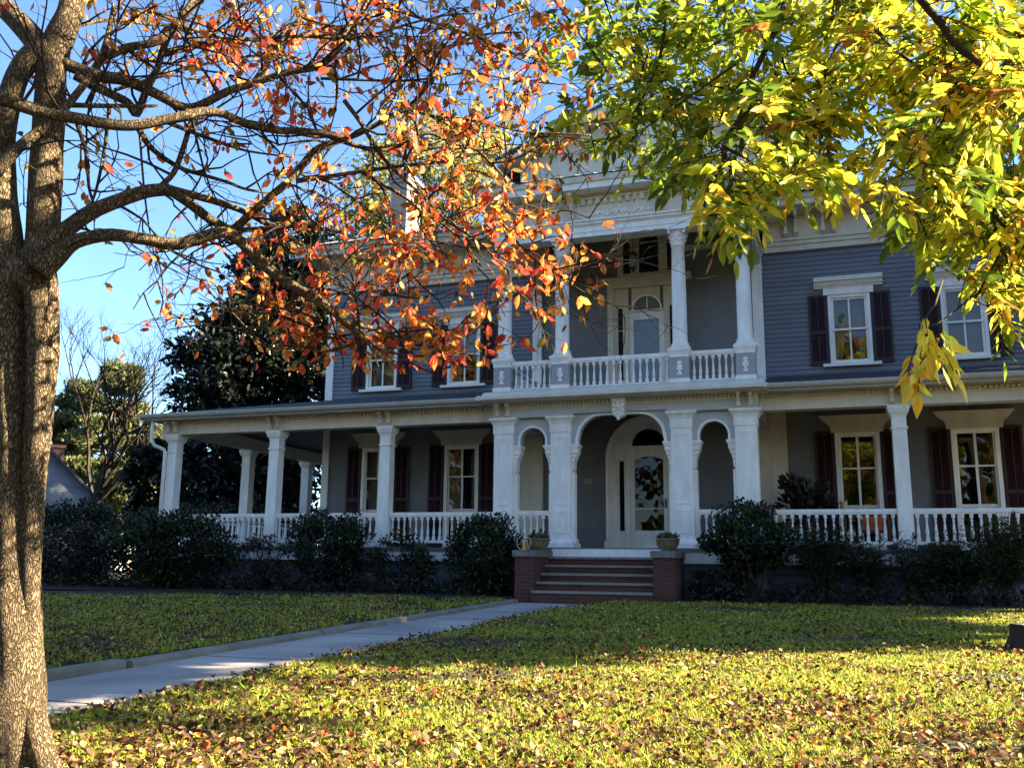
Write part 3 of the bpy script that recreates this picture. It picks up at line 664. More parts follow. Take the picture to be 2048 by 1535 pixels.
for c in (-1.95, 0, 1.95):
    sp = MB(); hw = .30 if c else .94; zt = 2.79 if c else 2.859
    arch_fill(sp, c-hw, c+hw, zt, s0, s1, zs_side(c) if c else z_mid, 40)
    for q in (-1, 1): sp.box(*sorted((c+q*(hw-.003), c+q*(hw+.134 if c else 1.084))), s0+.001, s1-.001, 2.10, zt-.001)
    SPO[c] = part(sp, 'arch_spandrel', 'spandrel')
for c, rr in ((-1.95, .30), (1.95, .30)):
    m_ = MB(); band(m_, [(c-rr-.035, 2.2)]+arc(c, 2.30, rr+.035, 180, 0, 20)+[(c+rr+.035, 2.2)], [(c-rr+.012, 2.2)]+arc(c, 2.30, rr-.012, 180, 0, 20)+[(c+rr-.012, 2.2)], s0-.035, s0+.02); m_.build('archivolt', M['white'], SPO[c])
m_ = MB(); xs = [-.94+1.88*i/40 for i in range(41)]
band(m_, [(-.985, 2.2)]+[(x*1.045, z_mid(x)+.035) for x in xs]+[(.985, 2.2)], [(-.925, 2.2)]+[(x*.985, z_mid(x)-.012) for x in xs]+[(.925, 2.2)], s0-.035, s0+.02); m_.build('archivolt', M['white'], SPO[0])
def corbel(xe, s):                          # foliate bracket and slender strip beside a pier; s = direction into the opening
    m_ = MB(); w_ = .135
    def bx(a, b, d0, d1, z0, z1): m_.box(*sorted((xe+s*a, xe+s*b)), s0+d0, s1-d1, z0, z1)
    bx(0, w_+.05, -.07, -.02, 2.15, 2.198); bx(0, w_+.03, -.05, -.01, 2.11, 2.149)
    m_.prism([(xe, 2.109), (xe+s*(w_+.02), 2.109), (xe+s*(w_+.015), 2.02), (xe+s*w_*.8, 1.93), (xe+s*w_*.62, 1.86), (xe+s*w_*.5, 1.78), (xe+s*w_*.45, 1.66), (xe+s*.02, 1.60), (xe, 1.60)], 'y', s0-.02, s1)
    for k, (a, zz, r_) in enumerate(((.10, 2.03, .045), (.05, 2.02, .04), (.085, 1.94, .035), (.04, 1.92, .035), (.05, 1.83, .03), (.03, 1.73, .028))):
        m_.ball((xe+s*a, s0-.02, zz), r_, 6)
    bx(0, .075, .02, .02, .2, 1.60); bx(0, .10, .0, .0, .0, .199); bx(.02, .055, .012, .1, 1.0, 1.5); bx(.02, .055, .012, .1, .35, .85)
    return m_
for xe, s in ((-2.384, 1), (-1.516, -1), (-1.084, 1), (1.084, -1), (1.516, 1), (2.384, -1)): part(corbel(xe, s), 'corbel', 'white')
mb = MB(); mb.box(-2.86, 2.86, -.66, -.24, 2.861, 3.13)
for a, b in ((-2.86, -1.0), (1.0, 2.86)): mb.box(a, b, -.69, -.661, 2.812, 2.858); mb.box(a+.02, b-.02, -.655, -.25, 2.80, 2.8605)
for sx in (-1, 1): mb.box(*sorted((sx*2.855, sx*2.5)), -.239, HY-.09, 2.80, 3.13)
part(mb, 'portico_beam', 'spandrel')
mb = MB(); dentils(mb, -2.85, 2.85, -.661, 3.06, 3.125, .085, .05); mb.box(-2.85, 2.85, -.685, -.662, 3.02, 3.052); part(mb, 'dentil_trim', 'cream')
for x in (-2.6, 2.6):
    for q in (-.12, .12): part(bracket(x+q, -.662, 2.83, 3.125, .22, .07), 'bracket', 'cream')
mb = MB(); CO = 3.08                        # lower cornice carrying the balcony
mb.prism([(-.24, 3.132), (-1.06, 3.132), (-1.10, 3.15), (-1.16, 3.16), (-1.16, 3.215), (-1.10, 3.225), (-.80, 3.385), (-.24, 3.385)], 'x', -CO+.06, CO-.06); mb.box(-2.9, 2.9, -.239, HY-.03, 3.345, 3.384)
for sx in (-1, 1):
    P = [(sx*(CO-.061), 3.132), (sx*(CO), 3.16), (sx*(CO+.03), 3.215), (sx*(CO-.061), 3.26)]
    mb.prism(P if sx > 0 else P[::-1], 'y', -1.16, -.2)
part(mb, 'balcony_cornice', 'cream')
mb = MB(); mb.box(-2.86, 2.86, -.72, HY-.02, 3.386, 3.405); part(mb, 'balcony_floor', 'shingle')
m_ = MB(); ky_ = -.70                       # keystone with carved relief
m_.prism([(-.125, 3.12), (.145, 3.12), (.135, 2.80), (.12, 2.755), (.01, 2.70), (-.10, 2.755), (-.115, 2.80)], 'y', ky_-.13, ky_+.10)
m_.box(-.145, .165, ky_-.15, ky_+.1, 3.085, 3.121)
yk = ky_-.135
for a, zz, r_ in ((.01,3.03,.05),(-.07,3.04,.035),(.09,3.04,.035),(-.085,2.95,.04),(.105,2.95,.04),(.01,2.94,.055),(-.05,2.87,.04),(.07,2.87,.04),(.01,2.85,.035),(-.09,2.83,.03),(.11,2.83,.03),(.01,2.79,.03),(-.05,2.78,.025),(.07,2.78,.025)): m_.ball((a, yk, zz), r_, 7)
m_.ball((.01, ky_-.10, 2.685), .04, 8)
for s in (-1, 1): m_.tube([(.01+s*.02, yk, 3.0), (.01+s*.06, yk-.02, 2.99), (.01+s*.075, yk-.01, 2.93), (.01+s*.04, yk-.02, 2.90)], .014, 5)
part(m_, 'keystone', 'white')

# ---- balcony
UP = [-2.65, -1.3, 1.3, 2.65]; uy = -.5
def column(x):
    m_ = MB(); m_.cbox(x, uy, .42, .42, 3.406, 3.50)
    ped = m_.build('balcony_column', M['white'], house); m_ = MB(); m_.cbox(x, uy, .40, .40, 3.96, 4.03); m_.stack(x, uy, [(4.031, .42), (4.06, .43), (4.10, .47), (4.14, .47)])
    m_.build('pedestal_cap', M['white'], ped)
    m_ = MB(); m_.cbox(x, uy, .385, .385, 3.501, 3.959); m_.build('pedestal', M['ped'], ped)
    m_ = MB(); f = uy-.1935                 # applied ornament
    for dz_, wd in ((-.13, .10), (-.06, .06), (.0, .11), (.06, .06), (.11, .10)): m_.box(x-wd/2, x+wd/2, f-.014, f, 3.73+dz_-.022, 3.73+dz_+.022)
    for dz_, dx_ in ((.03, .045), (.03, -.045), (-.03, .045), (-.03, -.045), (.0, 0)): m_.ball((x+dx_, f-.012, 3.73+dz_), .025, 6)
    m_.box(x-.022, x+.022, f-.012, f, 3.58, 3.88)
    m_.build('ornament', M['white'], ped)
    m_ = MB(); m_.cbox(x, uy, .43, .43, 4.141, 4.165)
    m_.lathe(x, uy, [(.20, 4.166), (.215, 4.185), (.215, 4.21), (.195, 4.225), (.18, 4.235), (.188, 4.255), (.188, 4.275), (.168, 4.29), (.158, 4.32), (.155, 5.0), (.150, 5.7), (.135, 6.44), (.15, 6.445), (.155, 6.46), (.15, 6.475), (.135, 6.48)], 28)
    m_.build('shaft', M['white'], ped, True)
    m_ = MB(); m_.lathe(x, uy, [(.130, 6.481), (.135, 6.60), (.15, 6.72), (.18, 6.775)], 16); m_.cbox(x, uy, .43, .43, 6.776, 6.818)
    for ring, (zb_, zt_, r0, r1, n, ph) in enumerate(((6.482, 6.60, .14, .185, 8, 0), (6.53, 6.69, .145, .205, 8, .39), (6.60, 6.775, .15, .25, 4, .785))):
        for k in range(n):
            a = 2*math.pi*k/n+ph; c_, s_ = math.cos(a), math.sin(a); tx_, ty_ = -s_, c_; wd = .05 if ring < 2 else .04
            pts = [(r0, zb_), (r0+.012, (zb_+zt_)/2), (r1-.01, zt_-.02), (r1, zt_-.012), (r1+.004, zt_-.04)]
            vs = []
            for i, (rr, zz) in enumerate(pts):
                wv = wd*(1, 1.15, .9, .7, .4)[i]
                vs += [(x+c_*rr+tx_*wv, uy+s_*rr+ty_*wv, zz), (x+c_*(rr+.012), uy+s_*(rr+.012), zz), (x+c_*rr-tx_*wv, uy+s_*rr-ty_*wv, zz)]
            m_.add(vs, [q for i in range(4) for q in ((3*i, 3*i+1, 3*i+4, 3*i+3), (3*i+1, 3*i+2, 3*i+5, 3*i+4))])
            if ring == 2: m_.ball((x+c_*.235, uy+s_*.235, 6.735), .034, 7)
            elif ring == 1: m_.ball((x+c_*.195, uy+s_*.195, 6.67), .02, 5)
    m_.build('capital', M['white'], ped)
for x in UP: column(x)
balustrade(-2.44, -1.51, uy, 3.43, 4.10, 7); balustrade(-1.09, 1.09, uy, 3.43, 4.10, 15); balustrade(1.51, 2.44, uy, 3.43, 4.10, 7)
for sx in (-1, 1): balustrade(-.28, HY-.14, sx*2.65, 3.43, 4.10, 14, False, axis='y')
mb = MB()
mb.box(-2.86, 2.86, -.70, -.30, 6.819, 6.92); mb.box(-2.87, 2.87, -.715, -.285, 6.921, 7.04); mb.prism([(-.72, 7.041), (-.74, 7.07), (-.78, 7.09), (-.78, 7.12), (-.82, 7.15), (-.82, 7.18), (-.28, 7.18), (-.28, 7.041)], 'x', -2.95, 2.95)
for sx in (-1, 1):
    mb.box(*sorted((sx*2.861, sx*2.45)), -.299, HY-.06, 6.819, 6.92); mb.box(*sorted((sx*2.871, sx*2.44)), -.284, HY-.06, 6.921, 7.04); mb.box(*sorted((sx*2.92, sx*2.43)), -.279, HY-.06, 7.041, 7.18)
part(mb, 'portico_entablature', 'white')
mb = MB(); mb.box(-2.84, 2.84, -.68, -.30, 7.181, 7.79)
for sx in (-1, 1): mb.box(*sorted((sx*2.84, sx*2.45)), -.299, HY-.01, 7.181, 7.79)
part(mb, 'portico_frieze', 'cream')
mb = MB(); dentils(mb, -2.84, 2.84, -.681, 7.56, 7.68, .165, .06); mb.box(-2.84, 2.84, -.75, -.682, 7.682, 7.72); part(mb, 'dentil_trim', 'cream')
for x in (-2.55, -1.0, 1.0, 2.55):
    part(bracket(x, -.682, 7.2, 7.785, .34, .085), 'bracket', 'cream')
mb = MB(); mb.prism([(HY-.2, 7.792), (-1.05, 7.792), (-1.08, 7.80), (-1.08, 7.93), (-1.13, 7.95), (-1.19, 8.05), (HY-.2, 8.06)], 'x', -3.3, 3.3); part(mb, 'portico_cornice', 'white')
mb = MB(); V = [(-3.36,-1.22,8.065),(3.36,-1.22,8.065),(3.36,2.44,8.27),(-3.36,2.44,8.27),(-2.2,.6,8.75),(2.2,.6,8.75),(2.2,2.44,8.9),(-2.2,2.44,8.9)]
mb.add(V, [(0,1,5,4),(1,2,6,5),(4,5,6,7),(3,0,4,7),(2,3,7,6),(3,2,1,0)])
for i in range(1, 16): xx = -3.3+6.6*i/16; mb.tube([(xx, -1.2, 8.09), (max(-2.2, min(2.2, xx*.7)), .6, 8.77)], .015, 4)
part(mb, 'portico_roof', 'roof')
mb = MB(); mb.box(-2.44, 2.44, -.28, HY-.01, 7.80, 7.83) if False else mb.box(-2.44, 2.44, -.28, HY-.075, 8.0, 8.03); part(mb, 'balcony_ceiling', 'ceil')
m_ = MB()                                   # scrolled ornament on the frieze
for s in (-1, 1):
    pts = [(DX+s*(.02+.72*t), -.70, 7.335+.055*math.sin(t*4*math.pi)*(1-.5*t)) for t in [i/40 for i in range(41)]]
    m_.tube(pts, [.022*(1-.4*i/40) for i in range(41)], 5)
    for c_, r_ in ((.10, .06), (.30, .05), (.50, .04), (.66, .03)):
        m_.tube([(DX+s*(c_+r_*(1-k/26)*math.cos(k*.5)), -.70, 7.335+r_*(1-k/26)*math.sin(k*.5)) for k in range(22)], .014, 5)
m_.ball((DX, -.70, 7.40), .045, 7); m_.ball((DX, -.70, 7.45), .03, 7)
part(m_, 'scroll_ornament', 'white')

# ------------------------------------------------------------------ steps
st = thing('front_steps', (-.1, -2.0, -1.0), 'red brick front steps with pale stone treads between two brick piers', 'steps')
for k in range(5):
    z0 = -1.0+k*.163; y0 = -2.45+.3*k
    m_ = MB(); m_.box(-1.36, .96, y0, -1.03, z0-.1 if k == 0 else z0+.0005, z0+.118); m_.build('riser', M['brick'], st)
    m_ = MB(); m_.box(-1.358, .958, y0-.035, y0+.31, z0+.1185, z0+.1625); m_.build('tread', M['tread'], st)
m_ = MB(); m_.box(-1.36, .96, -1.10, -1.0, -.185, -.03); m_.build('top_board', M['white'], st)
for x0, x1 in ((-1.74, -1.365), (.965, 1.34)):
    m_ = MB(); m_.box(x0, x1, -2.35, -1.03, -1.1, -.20); p = m_.build('pier', M['brick'], st)
    m_ = MB(); m_.box(x0-.04, x1+.03, -2.40, -1.03, -.199, -.075); m_.build('cap', M['stone'], p)

# ------------------------------------------------------------------ leaf and blade meshes
def leaves_mesh(name, C, D, N, L, W, hue, m, shape='ovate', curl=0.0):
    """C base points, D length directions, N normals; one small folded blade each"""
    n = len(C)
    D = D/np.linalg.norm(D, axis=1, keepdims=True); Sd = np.cross(N, D); Sd /= np.linalg.norm(Sd, axis=1, keepdims=True)+1e-9; N = np.cross(D, Sd)
    T = {'ovate': [(0,0,0),(.5,0,-.05),(1,0,.02),(.22,.36,.05),(.62,.40,.05),(.22,-.36,.05),(.62,-.40,.05)],
         'lance': [(0,0,0),(.5,0,-.04),(1,0,-.03),(.25,.44,.03),(.6,.38,.03),(.25,-.44,.03),(.6,-.38,.03)],
         'quad': [(0,0,0),(1,0,0),(.5,.5,.08),(.5,-.5,.08)]}[shape]
    T = np.array(T, float); k = len(T)
    cu = curl*(T[:, 0]-.5)**2*4
    cz = rng.normal(0, 1, n)*curl if curl else np.zeros(n)
    V = C[:, None, :] + (T[None, :, 0, None]*L[:, None, None])*D[:, None, :] + (T[None, :, 1, None]*W[:, None, None])*Sd[:, None, :] \
        + ((T[None, :, 2] + cz[:, None]*((T[None, :, 0]-.5)**2*2 + (T[None, :, 1])**2*2))[..., None]*L[:, None, None])*N[:, None, :]
    faces = {'quad': [(0, 3, 1, 2)]}.get(shape, [(0,1,4,3),(1,2,4),(0,5,6,1),(1,6,2)])
    return template_mesh(name, V.reshape(-1, 3), k, faces, n, (np.repeat(hue, k, 0)*np.exp(rng.normal(0, .14, (n*k, 1)))*(1+rng.normal(0, .07, (n*k, 3)))).clip(0, 1), m)
def template_mesh(name, V, k, faces, n, hue, m):
    loops = np.concatenate([np.array(f) for f in faces]); tot = np.array([len(f) for f in faces])
    LI = (loops[None, :] + (np.arange(n)*k)[:, None]).ravel(); LT = np.tile(tot, n); LS = np.concatenate([[0], np.cumsum(LT)[:-1]])
    me = bpy.data.meshes.new(name); me.vertices.add(len(V)); me.vertices.foreach_set('co', V.astype(np.float32).ravel())
    me.loops.add(len(LI)); me.loops.foreach_set('vertex_index', LI.astype(np.int32))
    me.polygons.add(len(LT)); me.polygons.foreach_set('loop_start', LS.astype(np.int32))
    try: me.polygons.foreach_set('loop_total', LT.astype(np.int32))
    except Exception: pass
    at_ = me.attributes.new('hue', 'FLOAT_COLOR', 'POINT'); at_.data.foreach_set('color', np.concatenate([hue, np.ones((len(hue), 1))], 1).astype(np.float32).ravel())
    me.update(calc_edges=True); me.validate(); me.materials.append(m); return me
def unit(n): v = rng.normal(size=(n, 3)); return v/np.linalg.norm(v, axis=1, keepdims=True)
def pick(pal, n, p=None, jit=.15):
    pal = np.array(pal, float); h = pal[rng.choice(len(pal), n, p=p)]; return np.clip(h*np.exp(rng.normal(0, jit, (n, 1))), 0, 1)

def shrub(name, loc, rx, ry, zc, rz, n, ll, pal, label, cat='shrub', group=None, stems=5, lum=.25, trunk=False, clumps=40, shape='ovate', loose=.25):
    x, y, z = loc; t = thing(name, loc, label, cat, group)
    cd = unit(clumps); cr = rng.uniform(.55, 1.0, clumps)
    cc = cd*cr[:, None]*np.array([rx, ry, rz])*.85
    ci = rng.choice(clumps, n); P = cc[ci] + unit(n)*rng.uniform(.2, 1, (n, 1))**.6*np.array([rx, ry, rz])*loose
    C = P + np.array([x, y, z+zc]); C[:, 2] = np.maximum(C[:, 2], z+.04)
    out = P/np.array([rx, ry, rz])**2; D = unit(n)*.9 + out/np.linalg.norm(out, axis=1, keepdims=True)*.5 + np.array([0, 0, .2]); N = unit(n)+np.array([0, 0, .9])
    hue = pick(pal, n)*(1+lum*rng.normal(size=clumps))[ci][:, None].clip(.5, 1.7)
    L = ll*rng.uniform(.7, 1.25, n)
    link('foliage', leaves_mesh('foliage', C, D, N, L, L*(.55 if shape == 'ovate' else .3), hue.clip(0, 1), M['evergreen'], shape), t)
    m_ = MB()
    for i in range(stems):
        a = rng.uniform(0, 6.28); b = rng.uniform(0, 6.28); r0 = .03 if trunk else rng.uniform(.05, .25)*rx
        p0 = (x+r0*math.cos(a), y+r0*math.sin(a), z-.05); p2 = (x+.7*rx*math.cos(b)*rng.uniform(.3, 1), y+.7*ry*math.sin(b)*rng.uniform(.3, 1), z+zc+rz*rng.uniform(0, .7))
        p1 = ((p0[0]*2+p2[0])/3+rng.normal()*.03, (p0[1]*2+p2[1])/3, (p0[2]*1.2+p2[2])/2.2)
        m_.tube([p0, p1, p2], [.035 if trunk else .014, .022 if trunk else .011, .006], 5)
    m_.build('stem', M['twig'], t); return t
EV = [(.020, .034, .012), (.014, .026, .012), (.028, .042, .014)]
g_ = 'shrubs along the porch'
shrub('shrub', (-6.38, -1.4, -1), 1.12, .9, .94, .98, 7600, .085, EV, 'rounded evergreen shrub hiding the left porch rail, beside the thin brownish bush', group=g_, clumps=70)
shrub('shrub', (-2.72, -1.45, -1), 1.0, .85, .88, .96, 7600, .085, EV, 'rounded dark evergreen shrub just left of the brick steps', group=g_, clumps=70)
shrub('shrub', (2.72, -1.6, -.96), 1.0, .9, 1.12, .74, 7600, .085, EV, 'rounded evergreen shrub on a bare lower trunk just right of the brick steps', group=g_, trunk=True, stems=9, clumps=70)
shrub('shrub', (-4.65, -1.35, -1), .95, .65, .68, .74, 4200, .07, [(.022, .032, .010), (.035, .036, .014)], 'low dark bush between the two rounded evergreen shrubs', group=g_)
shrub('shrub', (1.95, -1.35, -.98), .62, .5, .3, .34, 1500, .07, EV, 'low dark bush under the trunked evergreen by the right pier', group=g_)
shrub('shrub', (-10.4, -1.7, -1.02), 2.05, 1.15, .98, 1.02, 12500, .095, [(.016, .026, .008), (.022, .034, .010)], 'largest dark green bush at the left porch corner column', group=g_, clumps=90)
shrub('shrub', (-13.3, -1.5, -1.03), 1.5, 1.0, .80, .84, 6500, .085, [(.045, .022, .016), (.03, .02, .014), (.025, .028, .012)], 'reddish brown bush at the far left end of the bed', group=g_, clumps=60)
shrub('shrub', (-8.0, -1.5, -1), 1.0, .6, .66, .72, 3000, .06, [(.035, .028, .018), (.028, .03, .014)], 'thin brownish bush in front of the left porch columns', group=g_, stems=26, clumps=40)
shrub('shrub', (-15.8, .5, -1.03), 2.4, 1.4, 1.2, 1.25, 9000, .11, EV, 'tall dark hedge bush behind the reddish bush, beyond the porch', group=g_, clumps=70)
shrub('shrub', (-14.3, 5.5, -1.03), 3.4, 1.8, 1.4, 1.5, 9000, .13, EV, 'dark hedge bush under the big magnolia beside the side porch', group=g_, clumps=70)
m = 9000; ux = np.where(rng.uniform(size=9000) < .72, rng.uniform(-15, -1.85, 9000), rng.uniform(1.5, 8.0, 9000)); uy = rng.uniform(-2.15, -.6, m); tone = np.sin(ux*2.7)*np.sin(uy*4+ux); C = np.stack([ux, uy, -1.0+rng.uniform(.02, .30, m)*(1+.5*tone)], 1); L = rng.uniform(.05, .11, m)
link('undergrowth', leaves_mesh('undergrowth', C, unit(m)+np.array([0, 0, .5]), unit(m)+np.array([0, 0, .8]), L, L*.5, pick([(.018, .026, .010), (.026, .020, .012), (.030, .032, .014)], m), M['evergreen']), kind='stuff')
def nandina(loc, h, w_, n, label):
    x, y, z = loc; t = thing('nandina', loc, label, 'shrub', 'feathery upright shrubs before the right porch')
    m_ = MB(); C = []; D = []
    for i in range(n):
        a = rng.uniform(0, 6.28); sp_ = rng.uniform(.15, 1); hh = h*rng.uniform(.6, 1.0)*(1-.25*sp_)
        p0 = np.array([x+.14*math.cos(a)*rng.uniform(.2, 1), y+.12*math.sin(a), z-.03]); p2 = np.array([x+w_*.55*sp_*math.cos(a), y+w_*.4*sp_*math.sin(a), z+hh]); p1 = p0*.55+p2*.45; p1[2] = z+.6*hh
        p2 = p2+rng.normal(0, .09, 3)*np.array([1, .6, .8]); pts = [p0*(1-q)**2+2*p1*q*(1-q)+p2*q*q for q in np.linspace(0, 1, 6)]; m_.tube(pts, [.010, .010, .009, .007, .005, .003], 4)
        for q in np.linspace(rng.uniform(.22, .55), 1.0, 10):
            b = p0*(1-q)**2+2*p1*q*(1-q)+p2*q*q
            for k in range(2):
                d = unit(1)[0]; d[2] = abs(d[2])*.35+.05; d /= np.linalg.norm(d); l_ = rng.uniform(.16, .34)
                e_ = b+d*l_-np.array([0, 0, .05]); m_.tube([b, b+d*l_*.5, e_], [.003, .0025, .0015], 3)
                for s in np.linspace(.2, 1, 9):
                    c = b+(e_-b)*s; dd = d+unit(1)[0]*.9; dd[2] -= .15; C.append(c); D.append(dd)
    C = np.array(C); D = np.array(D); nn = len(C); L = rng.uniform(.05, .085, nn)
    link('foliage', leaves_mesh('foliage', C, D, unit(nn)+np.array([0, 0, 1.2]), L, L*.30, pick([(.03, .05, .014), (.02, .035, .012), (.045, .05, .016), (.05, .03, .015)], nn, [.4, .35, .18, .07]), M['evergreen'], 'lance'), t)
    m_.build('stem', M['twig'], t)
nandina((3.93, -1.2, -.98), 1.6, 1.2, 36, 'feathery upright shrub nearest the trunked evergreen shrub')
nandina((4.70, -1.1, -.98), 1.45, .9, 20, 'thinnest feathery shrub with bare stems before the middle of the right porch rail')
nandina((5.50, -1.2, -.98), 1.35, 1.25, 30, 'spreading feathery shrub below the square porch column on the right')
nandina((6.85, -1.25, -.97), 1.7, 1.5, 54, 'densest feathery shrub at the right edge of the porch')
nandina((6.2, -1.0, -.97), 1.2, 1.1, 26, 'low feathery shrub between the spreading one and the densest one')

# ------------------------------------------------------------------ small things on steps and porch
def urn(x, y, label, stakes):
    z = -.075; t = thing('planter', (x, y, z), label, 'planter', 'stone bowl planters on the step piers')
    m_ = MB(); m_.lathe(x, y, [(.13, z), (.14, z+.02), (.12, z+.03), (.18, z+.10), (.215, z+.20), (.235, z+.215), (.235, z+.245), (.205, z+.245), (.19, z+.21)], 20)
    for k in range(16): a = k*math.pi/8; m_.tube([(x+.135*math.cos(a), y+.135*math.sin(a), z+.04), (x+.19*math.cos(a), y+.19*math.sin(a), z+.11), (x+.218*math.cos(a), y+.218*math.sin(a), z+.195)], .012, 5)
    m_.build('bowl', M['urn'], t)
    n = 260; a = rng.uniform(0, 6.28, n); r_ = .2*np.sqrt(rng.uniform(0, 1, n)); C = np.stack([x+r_*np.cos(a), y+r_*np.sin(a), z+.21+rng.uniform(0, .13, n)*(1-r_*2)], 1); L = rng.uniform(.05, .09, n)
    link('plant', leaves_mesh('plant', C, unit(n)+np.array([0, 0, .5]), unit(n)+np.array([0, 0, .6]), L, L*.7, pick([(.09, .10, .02), (.05, .07, .015), (.14, .11, .03)], n), M['evergreen']), t)
    for dx, h in stakes:
        m_ = MB(); m_.tube([(x+dx, y-.02, z+.15), (x+dx, y-.02, z+h)], .010, 5); m_.lathe(x+dx, y-.02, [(.026, z+h), (.03, z+h+.05), (.012, z+h+.06)], 8); m_.build('stake', M['iron'], t)
urn(1.14, -1.7, 'stone bowl planter with low green plants on the right step pier', ())
urn(-1.50, -1.55, 'stone bowl planter with dark stakes on the left step pier', ((-.10, .36), (.05, .38), (.14, .34)))
t = thing('candle_holder', (-1.63, -2.15, -.075), 'small gold candle holder with round wire hoop on the left step pier', 'candle holder')
m_ = MB(); m_.cbox(-1.60, -2.15, .10, .10, -.0745, -.055); m_.box(-1.64, -1.575, -2.19, -2.12, -.0545, .09); m_.box(-1.645, -1.57, -2.195, -2.115, .0905, .10); m_.build('holder', M['brass'], t)
m_ = MB(); m_.tube([(-1.64+.145*math.sin(a), -2.10, .07+.145*math.cos(a)) for a in np.linspace(0, 6.2832, 33)], .008, 6, False); m_.build('hoop', M['gutter'], t)
# hanging lantern of the balcony
t = thing('hanging_lantern', (.06, .8, 7.99), 'small glass lantern hanging on a chain in the balcony', 'lantern')
m_ = MB(); m_.tube([(.06, .8, 7.99), (.06, .8, 6.93)], .008, 5); m_.lathe(.06, .8, [(.06, 7.97), (.05, 7.995)], 12); m_.build('chain', M['iron'], t)
m_ = MB(); m_.lathe(.06, .8, [(.01, 6.94), (.05, 6.90), (.10, 6.85), (.115, 6.82), (.10, 6.80)], 12); m_.lathe(.06, .8, [(.085, 6.50), (.06, 6.47), (.03, 6.45), (.035, 6.42), (.008, 6.38)], 12)
for k in range(6): a = k*math.pi/3; m_.tube([(.06+.10*math.cos(a), .8+.10*math.sin(a), 6.80), (.06+.085*math.cos(a), .8+.085*math.sin(a), 6.50)], .008, 4)
m_.build('frame', M['iron'], t)
m_ = MB(); m_.lathe(.06, .8, [(.075, 6.505), (.098, 6.65), (.092, 6.795)], 12); m_.build('glass', M['lamp_glass'], t, True)
# pot plant, table, chair on the porch
t = thing('porch_plant', (3.65, 1.3, 0), 'big dark leafed potted plant on the porch beside the window shutter', 'plant')
m_ = MB(); m_.lathe(3.65, 1.3, [(.17, .001), (.22, .36), (.25, .37), (.25, .42), (.21, .42)], 16); m_.build('pot', M['wood'], t)
n = 520; C = np.array([3.65, 1.3, 1.0])+unit(n)*rng.uniform(.3, 1, (n, 1))*np.array([.62, .4, .50]); L = rng.uniform(.12, .2, n)
C[:60] = np.array([3.38, 1.2, 1.40])+unit(60)*np.array([.2, .2, .16])
link('foliage', leaves_mesh('foliage', C, C-np.array([3.65, 1.3, .7])+unit(n)*.3, unit(n)+np.array([0, 0, .8]), L, L*.6, pick([(.012, .018, .008), (.02, .012, .01)], n), M['evergreen']), t)
m_ = MB()
for i in range(9): q = C[i*5]; m_.tube([(3.65, 1.3, .35), ((3.65*.5+q[0]*.5), 1.3, .75), tuple(q)], [.016, .012, .006], 5)
m_.build('stem', M['twig'], t)
t = thing('wooden_chair', (5.0, 1.2, 0), 'brown wooden porch chair with orange cushion behind the right balustrade', 'chair')
m_ = MB(); x, y = 5.0, 1.2
for a in (-.28, .28):
    for b in (-.26, .26): m_.box(x+a-.025, x+a+.025, y+b-.025, y+b+.025, 0, .60 if b < 0 else .74)
m_.box(x-.30, x+.30, y-.29, y+.27, .38, .42)
for a in (-.28, .28): m_.box(x+a-.04, x+a+.04, y-.29, y+.25, .601, .63)
for k in range(5): m_.box(x-.22+k*.1, x-.16+k*.1, y+.25, y+.27, .421, .74)
m_.box(x-.29, x+.29, y+.24, y+.28, .741, .80); m_.build('frame', M['wood'], t)
m_ = MB(); m_.frus(x, y-.02, .421, .5, .48, .49, .46, .44); m_.frus(x-.02, y+.16, .50, .44, .10, .72, .40, .07); m_.build('cushion', M['cushion'], t)
t = thing('side_table', (4.42, 1.55, 0), 'small round wooden table on the porch under the right window', 'table')
m_ = MB(); m_.lathe(4.42, 1.55, [(.22, .80), (.23, .81), (.23, .83), (.22, .84)], 18); m_.lathe(4.42, 1.55, [(.16, 0), (.15, .03), (.03, .06), (.03, .78), (.08, .799)], 12); m_.build('top', M['wood'], t)
t = MB(); zt = .8405
t.lathe(4.42, 1.55, [(.055, zt), (.075, zt+.06), (.07, zt+.15), (.085, zt+.20), (.075, zt+.20)], 14)
for k in range(8): a = k*math.pi/4; t.add([(4.42+.08*math.cos(a-.3), 1.55+.08*math.sin(a-.3), zt+.19), (4.42+.08*math.cos(a+.3), 1.55+.08*math.sin(a+.3), zt+.19), (4.42+.10*math.cos(a), 1.55+.10*math.sin(a), zt+.26)], [(0, 1, 2)])
t.build('vase', M['ceramic'], None, True, label='cream vase with scalloped rim on the small porch table', cat='vase')

# ------------------------------------------------------------------ stump at the right
sx_, sy_ = 6.16, -8.85; sg = float(gz(sy_))
t = thing('tree_stump', (sx_, sy_, sg), 'low tree stump with pale sawn top at the right edge of the lawn', 'stump')
def ring(r, z, ph): return [(sx_+r*(1+.06*math.sin(3*a+ph)+.04*math.sin(7*a))*math.cos(a), sy_+r*(1+.06*math.sin(3*a+ph)+.04*math.sin(7*a))*math.sin(a), z) for a in np.linspace(0, 6.2832, 41)[:-1]]
m_ = MB(); rs_ = [ring(.56, sg-.12, 0), ring(.44, sg+.02, .1), ring(.38, sg+.14, .2), ring(.37, sg+.26, .2)]
vs = [q for r_ in rs_ for q in r_]; m_.add(vs, [(i*40+k, i*40+(k+1) % 40, (i+1)*40+(k+1) % 40, (i+1)*40+k) for i in range(3) for k in range(40)])
m_.build('bark', M['twig'], t)
m_ = MB(); m_.add(rs_[3], [tuple(range(40))]); m_.v = [(a, b, c+.002) for a, b, c in m_.v]; m_.build('sawn_top', M['stump_top'], t)

